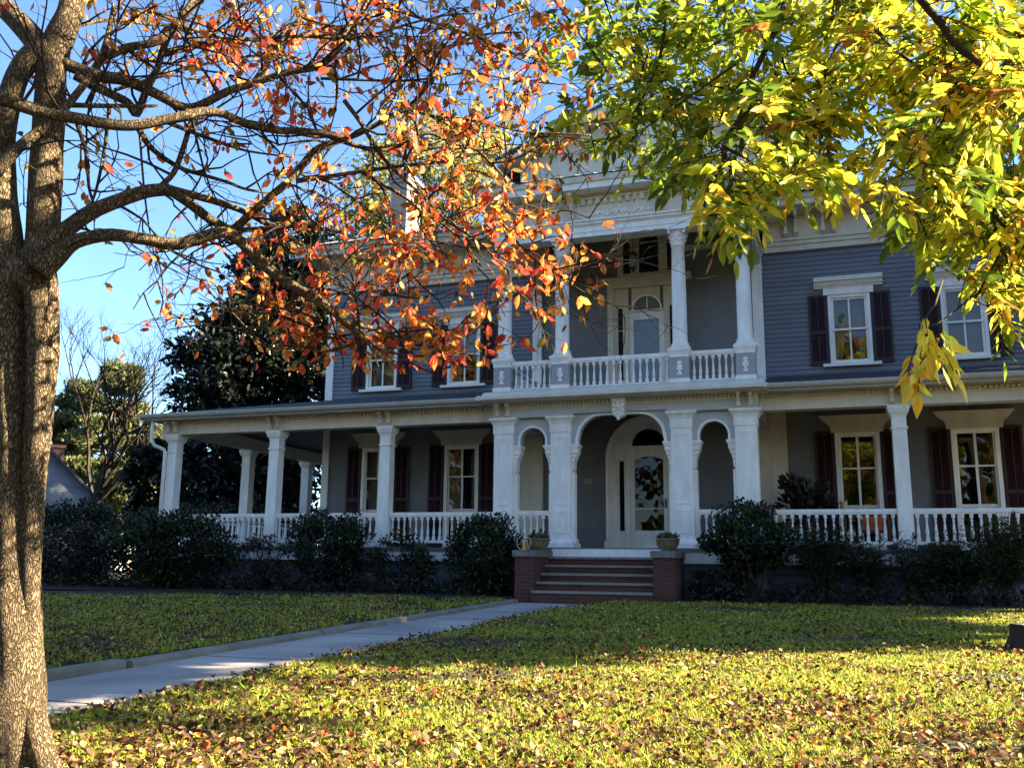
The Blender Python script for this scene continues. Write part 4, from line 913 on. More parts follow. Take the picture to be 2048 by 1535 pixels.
# ------------------------------------------------------------------ neighbour house, far left
nh = thing('neighbour_house', (-34.9, 16.0, -1.1), 'small blue grey gabled house with brick chimney behind the tree trunk', 'house')
NX, NY = -34.9, 16.0
m_ = MB(); m_.prism([(NX-5.4, -1.1), (NX+5.4, -1.1), (NX+5.4, 1.9), (NX, 7.05), (NX-5.4, 1.9)], 'y', NY, NY+8); m_.build('wall', M['siding'], nh)
m_ = MB()
for k in range(39):
    z_ = 1.9+.13*k; hw = 5.4*(1-(z_+.13-1.9)/5.15)
    if hw > .2: m_.prism([(NY-.03, z_), (NY-.002, z_), (NY-.002, z_+.13), (NY-.005, z_+.13)], 'x', NX-hw, NX+hw)
m_.build('gable_boards', M['siding'], nh)
m_ = MB()
for q in (-1, 1):
    P = [(NX, 7.06), (NX+q*5.9, 1.45), (NX+q*5.9, 1.62), (NX, 7.25)]; m_.prism(P if q > 0 else P[::-1], 'y', NY-.4, NY+8.4)
m_.build('roof', M['shingle'], nh)
m_ = MB(); m_.box(NX+1.7, NX+2.45, NY+1.3, NY+2.1, 4.2, 5.75); m_.box(NX+1.63, NX+2.52, NY+1.23, NY+2.17, 5.751, 5.92); m_.build('chimney', M['brick'], nh)
m_ = MB(); m_.box(NX+1.4, NX+2.4, NY-.06, NY-.031, .6, 2.2); m_.build('window', M['white'], nh)
nh.rotation_euler = (0, 0, R(45)); nh.location.z -= .35
n2 = thing('shed_house', (-47, 30, -1.1), 'low tan roofed building beyond the blue grey gable', 'house')
m_ = MB(); m_.box(-54, -41.5, 27, 33, -1.1, 2.2); m_.build('wall', M['cream'], n2)
m_ = MB(); m_.prism([(26.5, 2.3), (33.5, 2.3), (30, 4.4)], 'x', -54.4, -41.0); m_.build('roof', mat('tan_shingle', (.22, .16, .10), .85, .2, 3), n2)

# ------------------------------------------------------------------ trees in the distance
def crown_leaves(name, blobs, n, ll, pal, m, parent, clumps=60, lum=.3, cl=.22, shape='quad', pw=None, wr=.6):
    """blobs: (centre, radii, weight); leaves gather in clumps through the volume, with gaps between"""
    bw = np.array([b[2] for b in blobs], float); bw /= bw.sum()
    bi = rng.choice(len(blobs), clumps, p=bw); c0 = np.array([b[0] for b in blobs])[bi]; rr = np.array([b[1] for b in blobs])[bi]
    cc = c0 + unit(clumps)*rng.uniform(.25, 1, (clumps, 1))**.6*rr
    ci = rng.choice(clumps, n); sc = rng.uniform(.6, 1.3, clumps)[ci][:, None]
    off = unit(n)*rng.uniform(0, 1, (n, 1))**.5*np.maximum(rr[ci]*cl, ll)*sc; off[:, 2] *= .7
    C = cc[ci]+off; D = unit(n)+np.array([0, 0, -.1])+off/(np.linalg.norm(off, axis=1, keepdims=True)+.01)*.6
    hue = pick(pal, n, pw)*np.exp(rng.normal(0, lum, clumps))[ci][:, None]; L = ll*rng.uniform(.6, 1.3, n)
    link('crown', leaves_mesh('crown', C, D, unit(n)+np.array([0, 0, .8]), L, L*wr, hue.clip(0, 1), m, shape), parent)
    return cc
def limbs(m_, base, tops, r0, split=.35, n=5):
    base = np.array(base, float)
    for tp in tops:
        tp = np.array(tp, float); k = base*(1-split)+tp*split; k[:2] = base[:2]*.75+tp[:2]*.25
        pts = [base*(1-q)**2+2*k*q*(1-q)+tp*q*q+rng.normal(0, .02, 3)*np.linalg.norm(tp-base)*q*(1-q) for q in np.linspace(0, 1, n+2)]
        m_.tube(pts, [r0*(1-.9*q)+.01 for q in np.linspace(0, 1, n+2)], 6)
# big magnolia left of the house
t = thing('magnolia_tree', (-16.5, 9.3, -1.1), 'tall dark evergreen magnolia left of the house behind the side porch', 'tree')
cc = crown_leaves('crown', [((-16.2, 9.0, 2.6), (3.3, 2.2, 3.8), 3), ((-16.6, 9.0, 6.4), (2.5, 2.2, 2.4), 2.2), ((-15.6, 9.1, 8.6), (2.0, 2.0, 2.6), 2), ((-14.7, 9.4, 11.0), (1.5, 1.5, 2.2), 1), ((-13.9, 9.8, 6.0), (1.3, 1.5, 4.5), 1.2), ((-19.3, 8.6, 2.0), (1.2, 1.5, 1.9), .8)], 46000, .27,
   [(.008, .013, .007), (.010, .017, .009), (.017, .021, .011), (.018, .012, .008)], M['evergreen'], t, 420, .22, .30, 'ovate', [.4, .35, .18, .07])
m_ = MB(); limbs(m_, (-16.5, 9.3, -1.2), [tuple(c) for c in cc[:26]], .16); m_.tube([(-16.5, 9.3, -1.2), (-16.3, 9.3, 4), (-15.2, 9.5, 12)], [.28, .2, .05], 8); m_.build('trunk', M['twig'], t)
# yellowing tree behind the house
t = thing('yellow_tree', (-13.5, 19.0, -1.1), 'tall yellow green tree rising behind the house and its brick chimney', 'tree')
cc = crown_leaves('crown', [((-13.7, 19, 17.0), (4.2, 3.4, 5.0), 3), ((-16.8, 19, 14.0), (2.4, 3, 4), 1.4), ((-10.6, 19, 16.5), (2.4, 2.4, 4.2), 1.4), ((-13, 19, 11.5), (5, 3, 3), 1)], 17000, .26,
   [(.34, .29, .06), (.22, .23, .05), (.44, .33, .08), (.14, .17, .04)], M['leaf'], t, 260, .25, .24, 'quad', [.3, .3, .2, .2])
m_ = MB(); m_.tube([(-13.5, 19, -1.2), (-13.4, 19, 8), (-13.6, 19, 20)], [.4, .3, .06], 8); limbs(m_, (-13.4, 19, 6), [tuple(c) for c in cc[:34]], .14); m_.build('trunk', M['twig'], t)
t = thing('autumn_tree', (-4.5, 24, -1.1), 'golden autumn tree glimpsed behind the attic gable', 'tree')
cc = crown_leaves('crown', [((-5.5, 24, 18.0), (4.0, 3, 3.2), 3), ((-1.8, 24, 17), (2.6, 3, 2.6), 1)], 6500, .28, [(.30, .20, .04), (.18, .15, .03), (.24, .12, .03)], M['leaf'], t, 110, .2, .22)
m_ = MB(); m_.tube([(-4.5, 24, -1.2), (-4.5, 24, 12), (-5, 24, 19)], [.35, .25, .05], 7); limbs(m_, (-4.5, 24, 9), [tuple(c) for c in cc[:16]], .12); m_.build('trunk', M['twig'], t)
# pines far left
def pine(x, y, h, lean, tufts, label, n=12000):
    z = -1.2; t = thing('pine_tree', (x, y, z), label, 'tree', 'pine trees beyond the neighbour house')
    m_ = MB(); ax = lambda q: np.array([x+lean*q*q, y, z+h*q]); m_.tube([ax(q) for q in np.linspace(0, 1, 8)], [.26*(1-.85*q) for q in np.linspace(0, 1, 8)], 7)
    C = []
    for q, r, k in tufts:
        for i in range(k):
            a = rng.uniform(0, 6.28); p = ax(q); e = p+np.array([math.cos(a)*r, math.sin(a)*r, r*rng.uniform(.0, .45)])*rng.uniform(.5, 1.1)
            m_.tube([p, (p+e)/2+np.array([0, 0, .1]), e], [.055, .04, .015], 4)
            for s in (.55, .8, 1.0): C.append(p+(e-p)*s+rng.normal(0, .15, 3))
    C = np.array(C); ci = rng.choice(len(C), n); off = unit(n)*rng.uniform(0, 1, (n, 1))**.5*np.array([.70, .70, .36])*rng.uniform(.6, 1.3, len(C))[ci][:, None]
    L = .42*rng.uniform(.7, 1.3, n); hue = pick([(.13, .15, .05), (.18, .17, .06), (.08, .10, .035)], n)*np.exp(rng.normal(0, .2, len(C)))[ci][:, None]
    link('crown', leaves_mesh('crown', C[ci]+off, unit(n)+np.array([0, 0, .5]), unit(n), L, L*.34, hue.clip(0, 1), M['leaf'], 'quad'), t); m_.build('trunk', M['pine_bark'], t)
TU = [(.42, 2.2, 5), (.5, 2.4, 6), (.6, 2.6, 8), (.7, 2.4, 8), (.8, 2.1, 8), (.9, 1.5, 7), (.98, .7, 5)]
pine(-41.4, 28.5, 13.2, 1.8, TU, 'tallest pine with leaning trunk beyond the tan roof', 15000)
pine(-38.6, 30.5, 9.2, .3, [(.25, 1.8, 5)]+TU, 'shorter pine beside the porch corner')
pine(-47.5, 27.0, 12.8, .6, TU, 'bluish dark pine at the edge of the forked trunk'); pine(-45.0, 29.5, 12.2, 1.2, TU, 'dark pine half hidden by the forked trunk')
# bare tree between
def grow(m_, p, d, ln, r, depth, bend=.22, up=.04, nkid=(2, 3)):
    pts = [p]; q = p.copy(); dd = d.copy()
    for i in range(4): dd = dd+rng.normal(0, bend*.5, 3)+np.array([0, 0, up]); dd /= np.linalg.norm(dd); q = q+dd*ln/4; pts.append(q.copy())
    m_.tube(pts, [r*(1-.11*i) for i in range(5)], 5 if r > .03 else 3, False)
    if depth <= 0: return
    for k in range(int(rng.integers(nkid[0], nkid[1]+1))):
        j = int(rng.integers(2, 5)); nd = dd+unit(1)[0]*rng.uniform(.35, .8); nd[2] += .05; nd /= np.linalg.norm(nd)
        grow(m_, pts[j], nd, ln*rng.uniform(.62, .85), r*.58, depth-1, bend, up, nkid)
t = thing('bare_tree', (-23.5, 10.5, -1.1), 'bare dark twigged tree left of the magnolia, leaning over the neighbour roof', 'tree')
m_ = MB(); b = np.array([-24.6, 10.5, -1.2]); m_.tube([b, b+[.1, 0, 2.2], b+[.5, 0, 3.2]], [.2, .17, .14], 7)
for d in ((.55, .1, .8), (.3, -.1, .95), (.75, .0, .65), (.0, .1, 1), (-.3, 0, .95), (.9, .1, .6), (.5, -.2, .9)): d = np.array(d, float); grow(m_, b+[.45, 0, 3.0], d/np.linalg.norm(d), 3.2, .10, 5)
m_.build('trunk', M['twig'], t)

# ------------------------------------------------------------------ shade trees outside the frame
def shade_tree(loc, label, blobs, n, ll, group, pal=((.14, .13, .025), (.08, .10, .02), (.22, .16, .03))):
    t = thing('shade_tree', loc, label, 'tree', group); x, y, z = loc
    B = [((x+b[0], y+b[1], z+b[2]), b[3], b[4]) for b in blobs]; cc = crown_leaves('crown', B, n, ll, pal, M['leaf'], t, 260, .2, .34)
    m_ = MB(); m_.tube([(x, y, z-.1), (x, y, z+4.5), (x+.2, y, z+9)], [.3, .24, .08], 8); limbs(m_, (x, y, z+3.2), [tuple(c) for c in cc[:14]], .11); m_.build('trunk', M['twig'], t); return t
sg_ = 'unseen shade trees along the side of the property'
PT = ((.10, .12, .025), (.06, .08, .02), (.14, .12, .03))
shade_tree((16.5, -4.2, -1.1), 'dense shade tree nearest the street on the right side of the house', [(0, -.3, 7.5, (2.5, 2.5, 1.6), 3), (0, -2.2, 9.0, (2.2, 1.7, 1.2), 2), (0, 0, 10.6, (2.6, 3.5, 2.0), 3), (0, .3, 13.2, (2.6, 3.8, 2.0), 3), (0, .3, 15.8, (2.4, 3.4, 1.8), 2)], 19000, .50, sg_, PT)
shade_tree((16.5, .5, -1.1), 'dense shade tree in the middle of the side row', [(0, 0, 7.5, (2.6, 3.0, 1.6), 4), (0, 0, 11.2, (2.6, 3.0, 2.4), 3), (0, 0, 15, (2.4, 3, 2.6), 3)], 19000, .50, sg_, PT)
shade_tree((17.2, 5.9, -1.1), 'dense shade tree farthest back in the side row', [(0, 0, 8.0, (2.8, 3.5, 2.3), 4), (0, 0, 12.0, (2.8, 3.2, 2.8), 3), (0, 0, 15.7, (2.5, 3, 2.4), 3)], 17000, .50, sg_, PT)
shade_tree((11.8, -6.3, -1.1), 'added unseen tree with a flat leaf layer that shades the path', [(-.2, -4.0, 7.1, (1.0, 1.3, .28), 3), (.4, -1.0, 8.8, (1.8, 1.6, 1.2), 2)], 7500, .28, sg_, PT)  # added out of view, its flat leaf layer shaped to keep sun off the path
shade_tree((-14.2, -9.0, -1.2), 'added unseen tree left of the frame that dims the left lawn', [(0, 0, 8.0, (3.0, 3.6, 3.4), 3), (-.5, -1, 11.5, (3, 3.2, 2.8), 2)], 9000, .45, 'added sky blockers out of view', PT)  # added out of view to block sky light over the left lawn

# across the street, mirrored in the panes
stt = shade_tree((-14, -44, -2.1), 'yellow leaved street tree across the road', [((0), 0, 7.5, (4.4, 4.4, 3.6), 3), (1, 0, 11, (3, 3, 2.6), 1.5)], 3600, .55, 'street trees across the road', ((.30, .20, .04), (.16, .15, .03), (.26, .12, .03)))
for p, sc in (((-24, -47, -2.1), 1.45), ((-4, -48, -2.1), 1.25), ((7, -45, -2.1), 1.4), ((17, -46, -2.1), 1.1), ((-35, -45, -2.1), 1.3)): copy_thing(stt, p, None, rng.uniform(0, 6.28), sc)

m = 9000; ux = rng.uniform(-75, 45, m); C = np.stack([ux, rng.uniform(-66, -58, m), -2+rng.uniform(0, 1, m)*(6.5+2.2*np.sin(ux*.21)+1.5*np.sin(ux*.53))], 1); L = rng.uniform(.7, 1.5, m)
link('backdrop_treeline', leaves_mesh('backdrop_treeline', C, unit(m), unit(m), L, L*.8, pick([(.05, .05, .02), (.10, .08, .025), (.03, .035, .015)], m), M['leaf'], 'quad'), kind='stuff')  # unseen leaf backdrop added to darken the reflections in the door glass

# ------------------------------------------------------------------ the dogwood in front
def P3(pts, d0, d1): k = len(pts); return [at(u, v, d0+(d1-d0)*i/max(1, k-1)) for i, (u, v) in enumerate(pts)]
def smooth(pts, rad, k=4):
    """Catmull-Rom through 3D points"""
    P = [np.array(p) for p in pts]; P = [2*P[0]-P[1]]+P+[2*P[-1]-P[-2]]; O = []; Q = []
    for i in range(1, len(P)-2):
        for j in range(k):
            t_ = j/k; a, b, c, d = P[i-1:i+3]
            O.append(.5*((2*b)+(c-a)*t_+(2*a-5*b+4*c-d)*t_*t_+(-a+3*b-3*c+d)*t_**3)); Q.append(rad[i-1]*(1-t_)+rad[i]*t_)
    O.append(P[-2]); Q.append(rad[-1]); return O, Q
def c8(*p): return [(x*.456, y*.456) for x, y in p]
def c6(*p): return [(600+x*.3418, y*.3418) for x, y in p]
def c5(*p): return [(600+x*.2932, 400+y*.2932) for x, y in p]
def c2(*p): return [(1200+x*.4169, y*.4169) for x, y in p]
dog = thing('dogwood_tree', at(40, 1560, 4.1), 'large forked dogwood with red and orange leaves in the left foreground', 'tree')
dt = MB(); BR = []
def limb(mb, pts, d0, d1, r0, r1, n=8, keep=True, wob=0):
    W_ = P3(pts, d0, d1); k = len(W_); o, q = smooth(W_, r0 if isinstance(r0, list) else [r0+(r1-r0)*i/(k-1) for i in range(k)])
    if wob: o = [p+rng.normal(0, wob, 3) for p in o]
    mb.tube(o, q, n, True, .075 if n > 11 else .03); BR.append((o, q)) if keep else None
    return o
limb(dt, [(28, 1610), (28, 1535), (30, 1430), (32, 1330), (28, 1200), (24, 1080), (20, 960), (16, 830), (14, 700), (12, 600), (14, 560)], 4.12, 4.15, [.165, .143, .132, .120, .110, .096, .080, .075, .072, .075, .08], 0, 24, False)
limb(dt, [(14, 570), (12, 480), (6, 390), (6, 300), (16, 215), (36, 150), (66, 112), (100, 104)], 4.15, 4.33, [.082, .070, .060, .052, .048, .050, .055, .062], 0, 14, False)
limb(dt, [(34, 1540), (50, 1430), (58, 1330), (58, 1220), (62, 1080), (66, 1000), (72, 900), (79, 800), (84, 700), (82, 600), (72, 545)], 4.08, 4.15, [.05, .048, .046, .045, .048, .049, .056, .061, .066, .072, .080], 0, 20, False)
limb(dt, [(128, 1600), (100, 1548), (80, 1490), (62, 1410), (46, 1310), (36, 1240)], 4.02, 4.14, [.035, .055, .06, .056, .05, .04], 0, 12, False)
limb(dt, [(72, 560), (86, 500), (88, 420), (94, 330), (98, 250), (102, 180), (102, 110)], 4.15, 4.35, .076, .066, 16, False)
limb(dt, [(12, 600), (32, 560), (50, 545), (72, 555)], 4.15, 4.13, .075, .085, 12, False)
limb(dt, [(102, 130), (72, 84), (40, 48), (8, 16), (-20, -10)], 4.35, 4.5, .062, .045, 10, False); limb(dt, [(102, 125), (122, 70), (140, 28), (150, -30)], 4.35, 4.5, .070, .055, 10, False)
limb(dt, c8((120, 1150), (200, 1080), (300, 1000), (400, 930), (520, 880), (640, 840), (740, 830)), 4.1, 4.35, [.060, .046, .038, .035, .033, .031, .030], 0)
limb(dt, c8((740, 830), (830, 890), (920, 960), (1010, 1010)), 4.35, 4.5, .027, .022); limb(dt, c8((740, 830), (900, 870), (1050, 920), (1180, 990), (1330, 1080)), 4.35, 4.7, .022, .008)
limb(dt, c8((170, 1190), (240, 1130), (330, 1060), (480, 1030), (640, 1050), (780, 1070), (960, 1020), (1030, 1040), (1100, 1100), (1180, 1180), (1280, 1250), (1380, 1310), (1460, 1365)), 4.05, 4.5, [.060, .046, .033, .029, .028, .028, .027, .028, .027, .027, .026, .025, .024], 0)
limb(dt, c5((220, 740), (300, 820), (360, 870), (432, 940)), 4.5, 4.55, .026, .020)
limb(dt, c5((330, 835), (400, 850), (480, 870), (560, 900), (680, 940), (790, 985), (960, 1000), (1080, 990)), 4.53, 4.8, .016, .004)
limb(dt, c5((432, 940), (480, 1000), (520, 1090), (535, 1140)), 4.55, 4.5, .008, .003)
limb(dt, c5((380, 850), (385, 740), (470, 720), (560, 640), (660, 560), (760, 490)), 4.53, 4.9, .014, .005)
limb(dt, c8((1020, 1010), (1110, 930), (1200, 850), (1280, 780), (1380, 660), (1480, 620), (1535, 600))+c6((200, 830), (330, 790), (500, 700), (640, 620), (740, 510), (800, 400), (840, 310), (960, 240), (1100, 200), (1300, 190)), 4.5, 4.9, .021, .005)
limb(dt, c8((-20, 425), (100, 465), (200, 495), (340, 520), (480, 545), (590, 550), (700, 530), (820, 505), (900, 490), (980, 500), (1060, 535), (1200, 570), (1330, 575), (1450, 590), (1535, 620))+c6((150, 790), (320, 850), (460, 880), (560, 860), (740, 780), (880, 830), (1000, 870), (1150, 880)), 3.9, 4.7, .031, .005)
limb(dt, c8((260, 270), (420, 330), (540, 350), (640, 390), (720, 430), (800, 470), (870, 465), (1000, 400), (1100, 370), (1250, 320), (1400, 290), (1500, 200), (1570, 90), (1620, -20)), 4.35, 4.7, .032, .011)
limb(dt, c8((330, 330), (400, 370), (480, 410), (560, 450), (600, 500), (640, 400), (690, 300), (720, 200), (800, 70), (850, -10)), 4.35, 4.6, .026, .012)
limb(dt, c8((720, 235), (860, 200), (1000, 180), (1140, 170), (1300, 160), (1500, 150)), 4.55, 4.9, .020, .006)
limb(dt, c8((600, 545), (640, 620), (700, 680), (800, 740), (900, 770), (1000, 800), (1080, 830), (1200, 850)), 4.3, 4.7, .016, .006)
limb(dt, c8((690, 830), (760, 760), (800, 660), (830, 560), (850, 500)), 4.35, 4.5, .014, .012); limb(dt, c8((270, 460), (480, 465), (690, 465)), 4.2, 4.4, .014, .008)
limb(dt, c8((730, 535), (870, 590), (1010, 640), (1100, 665), (1280, 690)), 4.35, 4.8, .012, .004); limb(dt, c8((-20, 760), (80, 650), (150, 590), (250, 510), (330, 420), (400, 330)), 3.95, 4.3, .026, .016)
limb(dt, c8((470, 245), (560, 210), (700, 180), (760, 120), (850, 30), (900, -20)), 4.4, 4.7, .022, .012); limb(dt, c8((400, 330), (450, 240), (480, 130), (500, 20)), 4.4, 4.5, .020, .010)
limb(dt, c8((800, 220), (930, 130), (1000, 60), (1130, -10)), 4.6, 4.8, .014, .008); limb(dt, c8((1110, 370), (1190, 250), (1260, 150), (1360, 20)), 4.6, 4.9, .016, .008)
limb(dt, c6((140, 380), (200, 400), (220, 500), (215, 580)), 4.7, 4.8, .008, .004); limb(dt, c6((160, 365), (260, 200), (330, 60), (360, -20)), 4.7, 4.8, .014, .008)
limb(dt, c6((260, 590), (350, 710), (430, 840), (500, 940), (600, 1040), (720, 1150), (860, 1290), (980, 1370), (1100, 1463), (1180, 1560), (1230, 1640)), 4.6, 4.2, .012, .004)
limb(dt, c6((360, 1010), (520, 1100), (620, 1160), (700, 1230), (820, 1300), (960, 1420), (1060, 1560)), 4.6, 4.4, .010, .004)
limb(dt, c6((-20, 1060), (250, 1020), (520, 980), (700, 960), (900, 940), (1000, 910), (1100, 900), (1230, 930)), 4.4, 4.7, .012, .004); limb(dt, c8((1500, 1020), (1450, 1010), (1320, 990), (1200, 1000), (1030, 1010)), 4.6, 4.5, .008, .014)
limb(dt, c6((730, 1150), (740, 1200), (690, 1300), (780, 1430), (880, 1500)), 4.3, 4.5, .008, .003); limb(dt, c6((1040, 880), (1160, 1000), (1210, 1080), (1190, 1180), (1240, 1250), (1420, 1260), (1560, 1230), (1700, 1280)), 4.6, 4.3, .008, .003)
limb(dt, c6((330, 0), (560, 60), (800, 140), (1000, 200), (1200, 300), (1400, 330)), 4.9, 5.2, .010, .004); limb(dt, c6((0, 210), (280, 225), (460, 195), (640, 140), (860, 90), (1050, 80)), 4.9, 5.2, .010, .004)
limb(dt, c6((120, 460), (420, 470), (560, 475), (760, 460), (940, 430), (1100, 440), (1300, 480), (1480, 480)), 4.8, 5.1, .008, .004); limb(dt, c6((640, 640), (780, 680), (900, 690), (1080, 720), (1300, 770), (1500, 780), (1700, 790)), 4.9, 5.0, .009, .004)
limb(dt, c8((610, 560), (640, 900), (690, 1200)), 4.3, 4.6, .006, .003); limb(dt, c8((330, 520), (380, 680), (390, 820), (420, 920)), 4.2, 4.5, .010, .006); limb(dt, c8((480, 470), (460, 640), (430, 800), (400, 900)), 4.6, 4.6, .010, .006)
limb(dt, c8((1300, 1262), (1255, 1370), (1160, 1430), (1010, 1440), (880, 1425), (740, 1445)), 4.45, 5.0, .010, .003); limb(dt, c8((1100, 1440), (1130, 1500), (1230, 1530), (1300, 1520)), 4.7, 4.8, .006, .003)
limb(dt, [(727, 675), (688, 694), (640, 702), (590, 690), (540, 700)], 4.55, 4.8, .010, .003); limb(dt, [(727, 675), (770, 700), (830, 712), (890, 704), (960, 712)], 4.55, 4.6, .009, .003)
limb(dt, [(1000, 440), (1040, 490), (1090, 535), (1140, 560), (1195, 580)], 4.4, 4.1, .007, .003); limb(dt, [(640, 640), (560, 610), (480, 630), (420, 600)], 4.6, 5.2, .008, .003)
limb(dt, [(120, 60), (220, 40), (340, 50), (460, 20), (560, 30)], 4.6, 5.6, .012, .004); limb(dt, [(230, 180), (330, 150), (450, 120), (560, 110), (640, 130)], 4.6, 5.6, .010, .004); limb(dt, [(300, 20), (420, 70), (560, 80), (700, 50), (820, 60)], 4.8, 5.6, .010, .004)
# fine twigs off every branch, leaves along the twigs
def leafiness(u, v):
    """how many of the twigs still carry leaves: the tree is bare over the lawn side, leafy towards the house"""
    f = .20
    for cu, cv, ru, rv, g in ((1000, 190, 260, 210, .85), (1020, 470, 190, 160, 1.0), (820, 490, 220, 130, .8), (1150, 560, 70, 70, 1.1), (640, 560, 150, 110, .5), (790, 690, 190, 60, 1.7), (900, 610, 120, 60, .8), (470, 655, 150, 45, .75), (640, 695, 120, 40, .9), (560, 400, 150, 70, .4), (720, 60, 260, 110, .40), (500, 100, 170, 100, .6), (300, 40, 180, 80, .42), (1080, 60, 110, 90, .7), (700, 240, 160, 80, .4)):
        f += g*math.exp(-((u-cu)/ru)**2-((v-cv)/rv)**2)
    f -= .55*math.exp(-((u-800)/75)**2-((v-400)/55)**2)+.3*math.exp(-((u-720)/60)**2-((v-610)/50)**2)
    if v > 735 or u > 1235: f = 0
    f = max(f, 0)
    return f
def uv(p):
    d = p-CAM; z_ = d @ AF; return 1024+FPX*(d @ AR)/z_, 767.5-FPX*(d @ AU)/z_
LC, LD, LH = [], [], []
HUES = np.array([(.74, .10, .05), (.78, .22, .04), (.70, .32, .05), (.46, .24, .06), (.22, .20, .04), (.28, .10, .035), (.70, .42, .13)])
tw_ = MB()
def twig(p, d, ln, r, depth):
    pts = [p]; q = p.copy(); dd = d.copy()
    for i in range(5):
        dd = dd+rng.normal(0, .22, 3)+np.array([0, 0, .03]); dd /= np.linalg.norm(dd); q = q+dd*ln/5; pts.append(q.copy())
    u, v = uv(q)
    if v > 745 and v < 1500: return
    tw_.tube(pts, [r*(1-.13*i) for i in range(6)], 4 if r > .004 else 3, False)
    f = leafiness(u, v)
    for s in (2, 3, 4, 5):
        if rng.uniform() < f*.37:
            for k in range(int(rng.integers(1, 3))):
                LC.append(pts[s]+rng.normal(0, .012, 3)); dv = unit(1)[0]*.75+dd*.35; dv[2] -= .75; LD.append(dv)
    if depth > 0:
        for k in range(int(rng.integers(2, 4))):
            j = int(rng.integers(1, 6)); nd = dd+unit(1)[0]*.85; nd /= np.linalg.norm(nd); twig(pts[j], nd, ln*rng.uniform(.5, .8), r*.6, depth-1)
for o, q in BR:
    seg = np.linalg.norm(np.diff(np.array(o), axis=0), axis=1); tot = seg.sum(); cum = np.concatenate([[0], np.cumsum(seg)])
    s = .10
    while s < tot:
        i = min(len(o)-2, int(np.searchsorted(cum, s)-1)); p = o[i]+(o[i+1]-o[i])*((s-cum[i])/max(seg[i], 1e-6)); t_ = (o[i+1]-o[i])/max(seg[i], 1e-6)
        u, v = uv(p); f = leafiness(u, v)
        if q[i] < .034 or rng.uniform() < .35:
            d = t_*.5+unit(1)[0]*1.0; d /= np.linalg.norm(d); twig(p, d, rng.uniform(.25, .6), min(.0075, q[i]*.6+.002), 2 if rng.uniform() < .8 else 1)
        s += rng.uniform(.07, .15)/max(.5, min(1.35, f))
dt.build('trunk', M['bark'], dog, True); tw_.build('twigs', M['twig'], dog)
n = len(LC); C = np.array(LC); D = np.array(LD)
U_ = np.array([uv(c) for c in C]); hp = np.tile([.27, .33, .16, .08, .05, .07, .04], (n, 1)); gr = np.clip((U_[:, 0]-560)/350, 0, 1)*np.clip((460-U_[:, 1])/150, 0, 1)
hp[:, 4] += .26*gr; hp[:, 3] += .24*gr; hp[:, 5] += .10*gr; hp[:, 0] *= 1-.35*gr; hp /= hp.sum(1, keepdims=True)
hue = HUES[(hp.cumsum(1) < rng.uniform(size=(n, 1))).sum(1).clip(0, 6)]*np.exp(rng.normal(0, .18, (n, 1)))
L = rng.uniform(.036, .070, n)
link('crown', leaves_mesh('crown', C, D, unit(n), L, L*rng.uniform(.5, .68, n), hue.clip(0, 1), M['leaf'], 'ovate', .25), dog)
print('dogwood leaves', n, 'twig verts', len(tw_.v))

# ------------------------------------------------------------------ the yellow green tree hanging in from the right
pec = thing('hickory_tree', (9.8, -15.5, -1.3), 'yellow green hickory whose leafy branches hang in from the upper right', 'tree')
pm = MB(); PB = []
def plimb(pts, d0, d1, r0, r1):
    W_ = P3(pts, d0, d1); k = len(W_); o, q = smooth(W_, [r0+(r1-r0)*i/(k-1) for i in range(k)]); pm.tube(o, q, 7); PB.append(o)
base = np.array([9.8, -15.5, -1.4]); fork = np.array([9.6, -15.3, 4.6]); pm.tube([base, base+[.0, 0, .5], base+[-.05, 0, 3], fork], [.42, .32, .27, .22], 14)
for e_, r_ in ((at(1540, -60, 5.0), .05), (at(1580, -60, 5.6), .06), (at(1340, -80, 6.5), .07), (at(2120, 180, 4.2), .05)):
    k = fork*.45+e_*.55+np.array([0, 0, 1.1]); pm.tube([fork*(1-q)**2+2*k*q*(1-q)+e_*q*q for q in np.linspace(0, 1, 9)], [.14+(r_*.5-.14)*q for q in np.linspace(0, 1, 9)], 8)
plimb(c2((1500, -90), (1540, 0), (1640, 120), (1700, 210), (1760, 260), (1860, 330), (1960, 380), (2060, 410), (2200, 440)), 5.0, 4.6, .022, .014)
plimb(c2((1690, 200), (1740, 330), (1800, 440), (1835, 540), (1830, 700), (1850, 850), (1890, 960), (1890, 1060), (1920, 1180), (1880, 1290), (1800, 1430)), 5.6, 5.3, .017, .006)
plimb(c2((1860, 330), (1880, 400), (1860, 470), (1835, 530)), 5.2, 5.5, .011, .009); plimb(c2((1890, 1030), (1980, 1130), (2060, 1200)), 5.4, 5.3, .010, .006); plimb(c2((1920, 1190), (1990, 1290), (2060, 1350)), 5.3, 5.2, .009, .005)
plimb(c2((910, -90), (890, 0), (850, 130), (790, 250), (720, 400), (680, 550), (620, 640), (590, 710), (590, 780), (540, 860), (520, 900), (490, 1050)), 6.0, 4.6, .024, .004)
plimb(c2((1320, -90), (1300, 0), (1250, 70), (1150, 95), (1100, 92)), 5.8, 5.6, .018, .010); plimb(c2((1250, 80), (1340, 160), (1400, 230), (1520, 320), (1600, 420)), 5.6, 5.0, .012, .004)
plimb(c2((470, -60), (420, 30), (330, 70), (300, 200), (280, 300), (220, 440), (150, 550), (60, 590)), 6.3, 5.6, .016, .004); plimb(c2((850, 200), (890, 330), (950, 430), (990, 520), (1000, 620)), 5.8, 5.2, .009, .003)
plimb(c2((1720, 380), (1600, 600), (1500, 740), (1440, 850)), 4.9, 4.5, .009, .003); plimb(c2((1815, 540), (1700, 600), (1620, 680), (1560, 740)), 5.5, 5.3, .008, .003); plimb(c2((590, 700), (700, 760), (800, 850), (900, 900)), 5.0, 4.6, .007, .003)
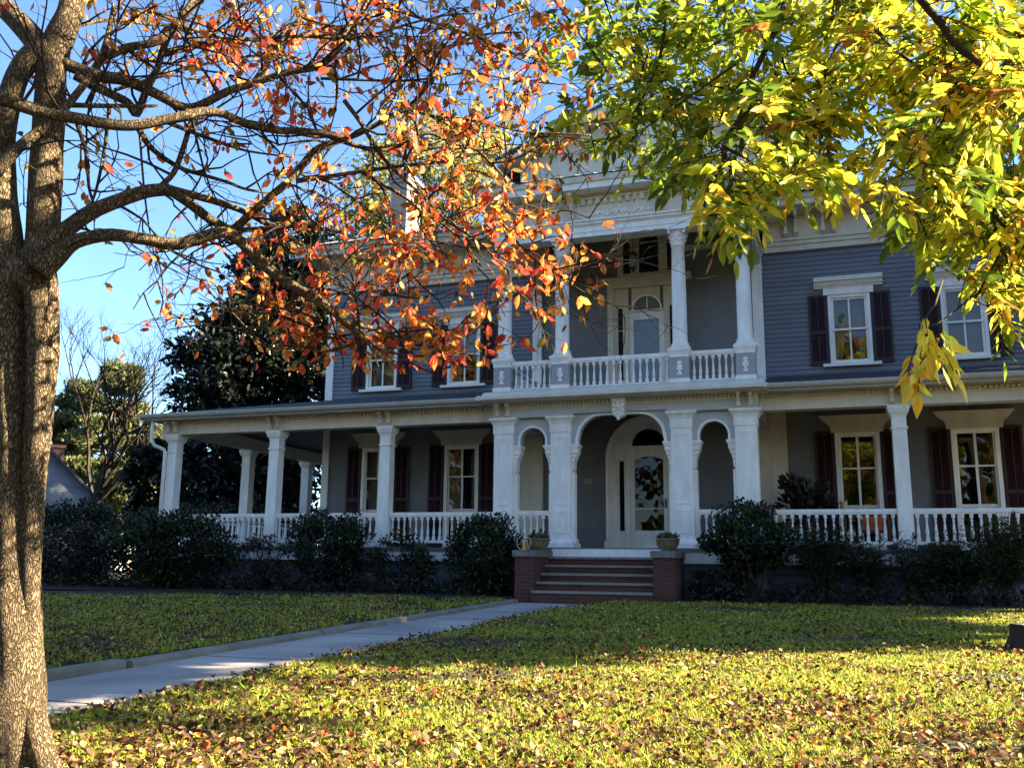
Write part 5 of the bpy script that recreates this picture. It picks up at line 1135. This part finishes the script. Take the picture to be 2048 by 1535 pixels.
plimb(c2((1260, 60), (1150, 200), (1080, 340), (1060, 500), (1100, 640)), 5.7, 5.2, .010, .003); plimb(c2((260, 330), (60, 420), (-100, 480), (-220, 520)), 6.2, 6.0, .008, .003); plimb(c2((300, 130), (100, 160), (-60, 130)), 6.4, 6.6, .008, .003)
plimb(c2((1800, 1400), (1740, 1460), (1690, 1500), (1610, 1560)), 5.3, 4.9, .005, .003)
HC, HD, HL, HHue = [], [], [], []
PH = {'g': [(.22, .32, .025), (.38, .44, .03), (.50, .50, .04), (.09, .15, .018), (.14, .20, .02)], 'y': [(.70, .60, .05), (.52, .52, .035), (.76, .58, .07), (.32, .38, .03)], 'o': [(.72, .44, .03), (.64, .32, .03), (.70, .52, .05), (.38, .16, .03)]}
def hue_at(u, v):
    w_ = {'g': 1.0+1.8*math.exp(-((u-1350)/230)**2), 'y': .5+1.6*math.exp(-((u-1750)/300)**2-((v-250)/300)**2), 'o': .08+.8*math.exp(-((u-1990)/130)**2-((v-130)/140)**2)+.5*math.exp(-((u-1560)/120)**2-((v-250)/90)**2)+.6*math.exp(-((u-1880)/120)**2-((v-620)/60)**2)}
    ks = list(w_); a = np.array([w_[k] for k in ks]); return PH[ks[int(rng.choice(3, p=a/a.sum()))]]
def compound(p, d, ln, ll, hue=None):
    """one compound leaf: a rachis with paired drooping leaflets"""
    d = d/np.linalg.norm(d); e_ = p+d*ln+np.array([0, 0, -.35*ln]); m_ = p+d*ln*.55; pts = [p*(1-q)**2+2*m_*q*(1-q)+e_*q*q for q in (0, .35, .7, 1)]
    pm.tube(pts, [.0028, .0022, .0018, .0014], 3, False); sd = np.cross(d, (0, 0, 1.)); sd /= np.linalg.norm(sd)+1e-6
    if hue is None: u, v = uv(e_); pal = hue_at(u, v); hue = np.array(pal[int(rng.integers(0, len(pal)))])
    for q in (.38, .58, .78):
        b = p*(1-q)**2+2*m_*q*(1-q)+e_*q*q
        for s in (-1, 1): HC.append(b); HD.append(sd*s*.8+d*.6+np.array([0, 0, -.45])+rng.normal(0, .18, 3)); HL.append(ll*(.65+.5*q)*rng.uniform(.8, 1.15)); HHue.append(hue*math.exp(rng.normal(0, .13)))
    HC.append(e_); HD.append(d*.7+np.array([0, 0, -.7])); HL.append(ll*1.15); HHue.append(hue)
def edge(u):                                # the lower fringe of the hanging foliage
    return np.interp(u, [1050, 1130, 1250, 1330, 1400, 1480, 1560, 1660, 1720, 1760, 1800, 1850, 1900, 1960, 2060], [330, 360, 400, 420, 450, 500, 470, 430, 430, 470, 500, 530, 585, 635, 660])
def dens(u, v):
    if v > edge(u): return 0
    f = min(1, max(0, (u-1080)/160)); 
    f *= 1-.75*math.exp(-((u-1735)/75)**2-((v-270)/55)**2)
    return f
nb = 0
for o in PB:
    o = np.array(o); seg = np.linalg.norm(np.diff(o, axis=0), axis=1)
    for i in range(len(o)-1):
        for _ in range(max(1, int(seg[i]/.058))):
            p = o[i]+(o[i+1]-o[i])*rng.uniform(); d = unit(1)[0]; d[2] = d[2]*.5-.1; d /= np.linalg.norm(d); ln = rng.uniform(.12, .5); e_ = p+d*ln+np.array([0, 0, -.1*ln])
            u, v = uv(e_)
            if v+35 > edge(u)+12*rng.normal() or rng.uniform() > .35+.65*dens(u, v-30): continue
            pm.tube([p, p+d*ln*.5, e_], [.0045, .0035, .002], 3, False)
            for k in range(int(rng.integers(2, 6))): compound(p+(e_-p)*rng.uniform(.4, 1), d+unit(1)[0]*.9, rng.uniform(.15, .23), rng.uniform(.075, .12))
            nb += 1
# the deeper part of the crown: boughs farther into the tree
for _ in range(300):
    u, v = rng.uniform(1090, 2150), rng.uniform(-120, 480); D_ = rng.uniform(5.5, 8.2)
    if v+50 > edge(min(u, 2050)) or rng.uniform() > dens(u, v): continue
    p = at(u, v, D_); d = unit(1)[0]; d[2] *= .4; q = p-d*rng.uniform(.3, .8)+np.array([0, 0, .25]); pm.tube([q, (p+q)/2, p], [.008, .006, .003], 3, False)
    for k in range(5): compound(q+(p-q)*rng.uniform(.2, 1), d+unit(1)[0]*.9, rng.uniform(.16, .24), rng.uniform(.08, .115))
for _ in range(150):
    u, v = (rng.uniform(1700, 2120), rng.uniform(120, 690)) if _ < 100 else (rng.uniform(1800, 2110), rng.uniform(380, 690)); D_ = rng.uniform(5.2, 7.4)
    if v+40 > edge(min(u, 2050)) or rng.uniform() > dens(u, v): continue
    p = at(u, v, D_); d = unit(1)[0]; d[2] *= .4; q = p-d*rng.uniform(.2, .5)+np.array([0, 0, .2]); pm.tube([q, (p+q)/2, p], [.006, .005, .002], 3, False)
    for k in range(4): compound(q+(p-q)*rng.uniform(.2, 1), d+unit(1)[0]*.9, rng.uniform(.17, .24), rng.uniform(.09, .13))
for _ in range(60):                         # boughs to the right of the frame
    p = at(rng.uniform(2160, 2900), rng.uniform(-300, 330), rng.uniform(5.0, 8.0)); d = unit(1)[0]; d[2] *= .4; q = p-d*.5; pm.tube([q, p], [.010, .004], 3, False)
    for k in range(4): compound(q+(p-q)*rng.uniform(.2, 1), d+unit(1)[0]*.9, rng.uniform(.17, .24), .13)
for _ in range(420):                        # unseen boughs added over the street to block sky light on the lawn
    p = np.array([rng.uniform(-1, 10), rng.uniform(-25, -17.8), rng.uniform(4.6, 9.5)]); u, v = uv(p)
    if -150 < u < 2200 and v > -150 and (p-CAM) @ AF > 0: continue
    d = unit(1)[0]; d[2] *= .4; q = p-d*.7; pm.tube([q, p], [.012, .004], 3, False)
    for k in range(5): compound(q+(p-q)*rng.uniform(.2, 1), d+unit(1)[0]*.9, .34, .28)
for _ in range(460):                        # unseen boughs added above and right of the frame to shade the dogwood limbs
    p = np.array([rng.uniform(6.4, 9.6), rng.uniform(-18.2, -15.1), rng.uniform(4.9, 8.6)]); u, v = uv(p)
    if -100 < u < 2200 and v > -120 and (p-CAM) @ AF > 0: continue
    d = unit(1)[0]; d[2] *= .4; q = p-d*.7; pm.tube([q, p], [.012, .004], 3, False)
    for k in range(5): compound(q+(p-q)*rng.uniform(.2, 1), d+unit(1)[0]*.9, .30, .22)
# the spray of yellow leaves hanging lowest
tip = at(1846, 640, 2.9); pm.tube([at(1885, 560, 3.3), at(1870, 610, 3.05), tip, at(1840, 720, 2.9)], [.004, .0035, .003, .002], 4)
for k, (u, v) in enumerate([(1862, 612), (1850, 630), (1872, 640), (1838, 650), (1884, 655), (1850, 670), (1870, 675), (1832, 690), (1860, 700), (1885, 690), (1845, 715)]):
    p = at(u, v, 2.9+.05*rng.normal()); d = (AR*rng.uniform(-.9, .9)+np.array([0, 0, -1.0])+unit(1)[0]*.25); compound(p, d, .09, .075, np.array([(.85, .66, .05), (.80, .52, .04), (.85, .70, .10)][k % 3]))
HC = np.array(HC); HD = np.array(HD); HL = np.array(HL); HHue = np.array(HHue); n = len(HC)
nn_ = unit(n)+np.array([0, 0, .9])
link('crown', leaves_mesh('crown', HC, HD, nn_, HL, HL*.42, HHue.clip(0, 1), M['leaf'], 'lance', .12), pec); pm.build('trunk', M['twig'], pec, True)
print('hickory leaflets', n)

# ------------------------------------------------------------------ grass and fallen leaves
def on_lawn(x, y):
    a = x > np.vectorize(lambda q: path_x(q, 1))(y)-.02; b = x < np.vectorize(lambda q: path_x(q, -1))(y)-.19
    return (a | b) & ~((y > -2.25) & (x > 1.36)) & ~((y > -2.6) & (x < -1.7)) & ~((y > -2.5) & (np.abs(x) < 1.8)) & (y < -1.5)
fw = np.array([AF[0], AF[1]])/math.hypot(AF[0], AF[1]); rt_ = np.array([fw[1], -fw[0]])
def scatter(dens_fn, dmin, dmax, n):
    """random points of the lawn, thicker nearer the street"""
    u = rng.uniform(0, 1, n); d = dmin*(dmax/dmin)**u; s = rng.uniform(-.64, 1.0, n)*d
    x = CAM[0]+fw[0]*d+rt_[0]*s; y = CAM[1]+fw[1]*d+rt_[1]*s
    k = on_lawn(x, y) & (y > -16.9); return x[k], y[k], d[k]
def patch(x, y, s=1.0): return np.sin(x*2.1*s+1.3*np.sin(y*1.7*s))*np.sin(y*2.6*s+1.1*np.sin(x*1.9*s))
x, y, d = scatter(None, 3.6, 19, 750000)
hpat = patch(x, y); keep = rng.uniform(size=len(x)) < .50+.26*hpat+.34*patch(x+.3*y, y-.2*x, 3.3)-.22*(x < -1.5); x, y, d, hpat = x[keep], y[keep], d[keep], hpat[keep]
n = len(x); h = rng.uniform(.018, .048, n)*(1+.25*hpat)*np.where(d > 9, 1.0, 1); tall = rng.uniform(size=n) < .02; h[tall] *= 1.9
wd = .0032+.00055*d; a = rng.uniform(0, 6.28, n); lx, ly = np.cos(a), np.sin(a); b = rng.uniform(0, 6.28, n); bend = h*rng.uniform(.2, 1.1, n)
z = gz(y)+.0; V = np.empty((n, 5, 3))
V[:, 0] = np.stack([x-lx*wd, y-ly*wd, z-.01], 1); V[:, 1] = np.stack([x+lx*wd, y+ly*wd, z-.01], 1)
mx_, my_ = x+np.cos(b)*bend*.35, y+np.sin(b)*bend*.35
V[:, 2] = np.stack([mx_+lx*wd*.8, my_+ly*wd*.8, z+h*.6], 1); V[:, 3] = np.stack([mx_-lx*wd*.8, my_-ly*wd*.8, z+h*.6], 1); V[:, 4] = np.stack([x+np.cos(b)*bend, y+np.sin(b)*bend, z+h], 1)
hue = pick([(.24, .28, .03), (.36, .36, .045), (.50, .44, .11), (.11, .15, .02)], n, [.36, .38, .13, .13], .2)
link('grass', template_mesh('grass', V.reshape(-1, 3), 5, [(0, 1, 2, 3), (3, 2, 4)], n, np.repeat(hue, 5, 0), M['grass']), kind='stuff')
print('blades', n)
x, y, d = scatter(None, 3.6, 19, 108000); fp = patch(x+3, y-2, .8)
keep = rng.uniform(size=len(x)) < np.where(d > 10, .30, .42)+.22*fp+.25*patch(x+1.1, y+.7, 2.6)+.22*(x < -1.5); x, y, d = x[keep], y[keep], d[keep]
ex = rng.uniform(-17, -3, 700); x = np.concatenate([x, np.array([path_x(q, 1) for q in ex])+np.abs(rng.normal(.03, .10, 700))]); y = np.concatenate([y, ex])
n = len(x); C = np.stack([x, y, gz(y)+rng.uniform(.015, .06, n)], 1); D = unit(n); D[:, 2] *= .45; N = unit(n)*.75+np.array([0, 0, 1.0]); L = rng.uniform(.026, .056, n)
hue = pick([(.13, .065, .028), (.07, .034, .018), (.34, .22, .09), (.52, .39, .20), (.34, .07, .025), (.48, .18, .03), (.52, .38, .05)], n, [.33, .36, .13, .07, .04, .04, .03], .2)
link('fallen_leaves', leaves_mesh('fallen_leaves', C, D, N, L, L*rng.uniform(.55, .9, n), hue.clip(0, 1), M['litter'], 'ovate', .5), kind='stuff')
# a few leaves blown on to the path
m = 60; y = rng.uniform(-15, -3, m); x = np.array([path_x(q, 1) for q in y])-np.abs(rng.normal(0, .25, m)); C = np.stack([x, y, gz(y)-.055], 1); D = unit(m); D[:, 2] *= .15; L = rng.uniform(.04, .07, m)
link('path_leaves', leaves_mesh('path_leaves', C, D, unit(m)*.3+np.array([0, 0, 1.0]), L, L*.6, pick([(.15, .075, .03), (.09, .04, .02)], m).clip(0, 1), M['litter'], 'ovate', .4), kind='stuff')
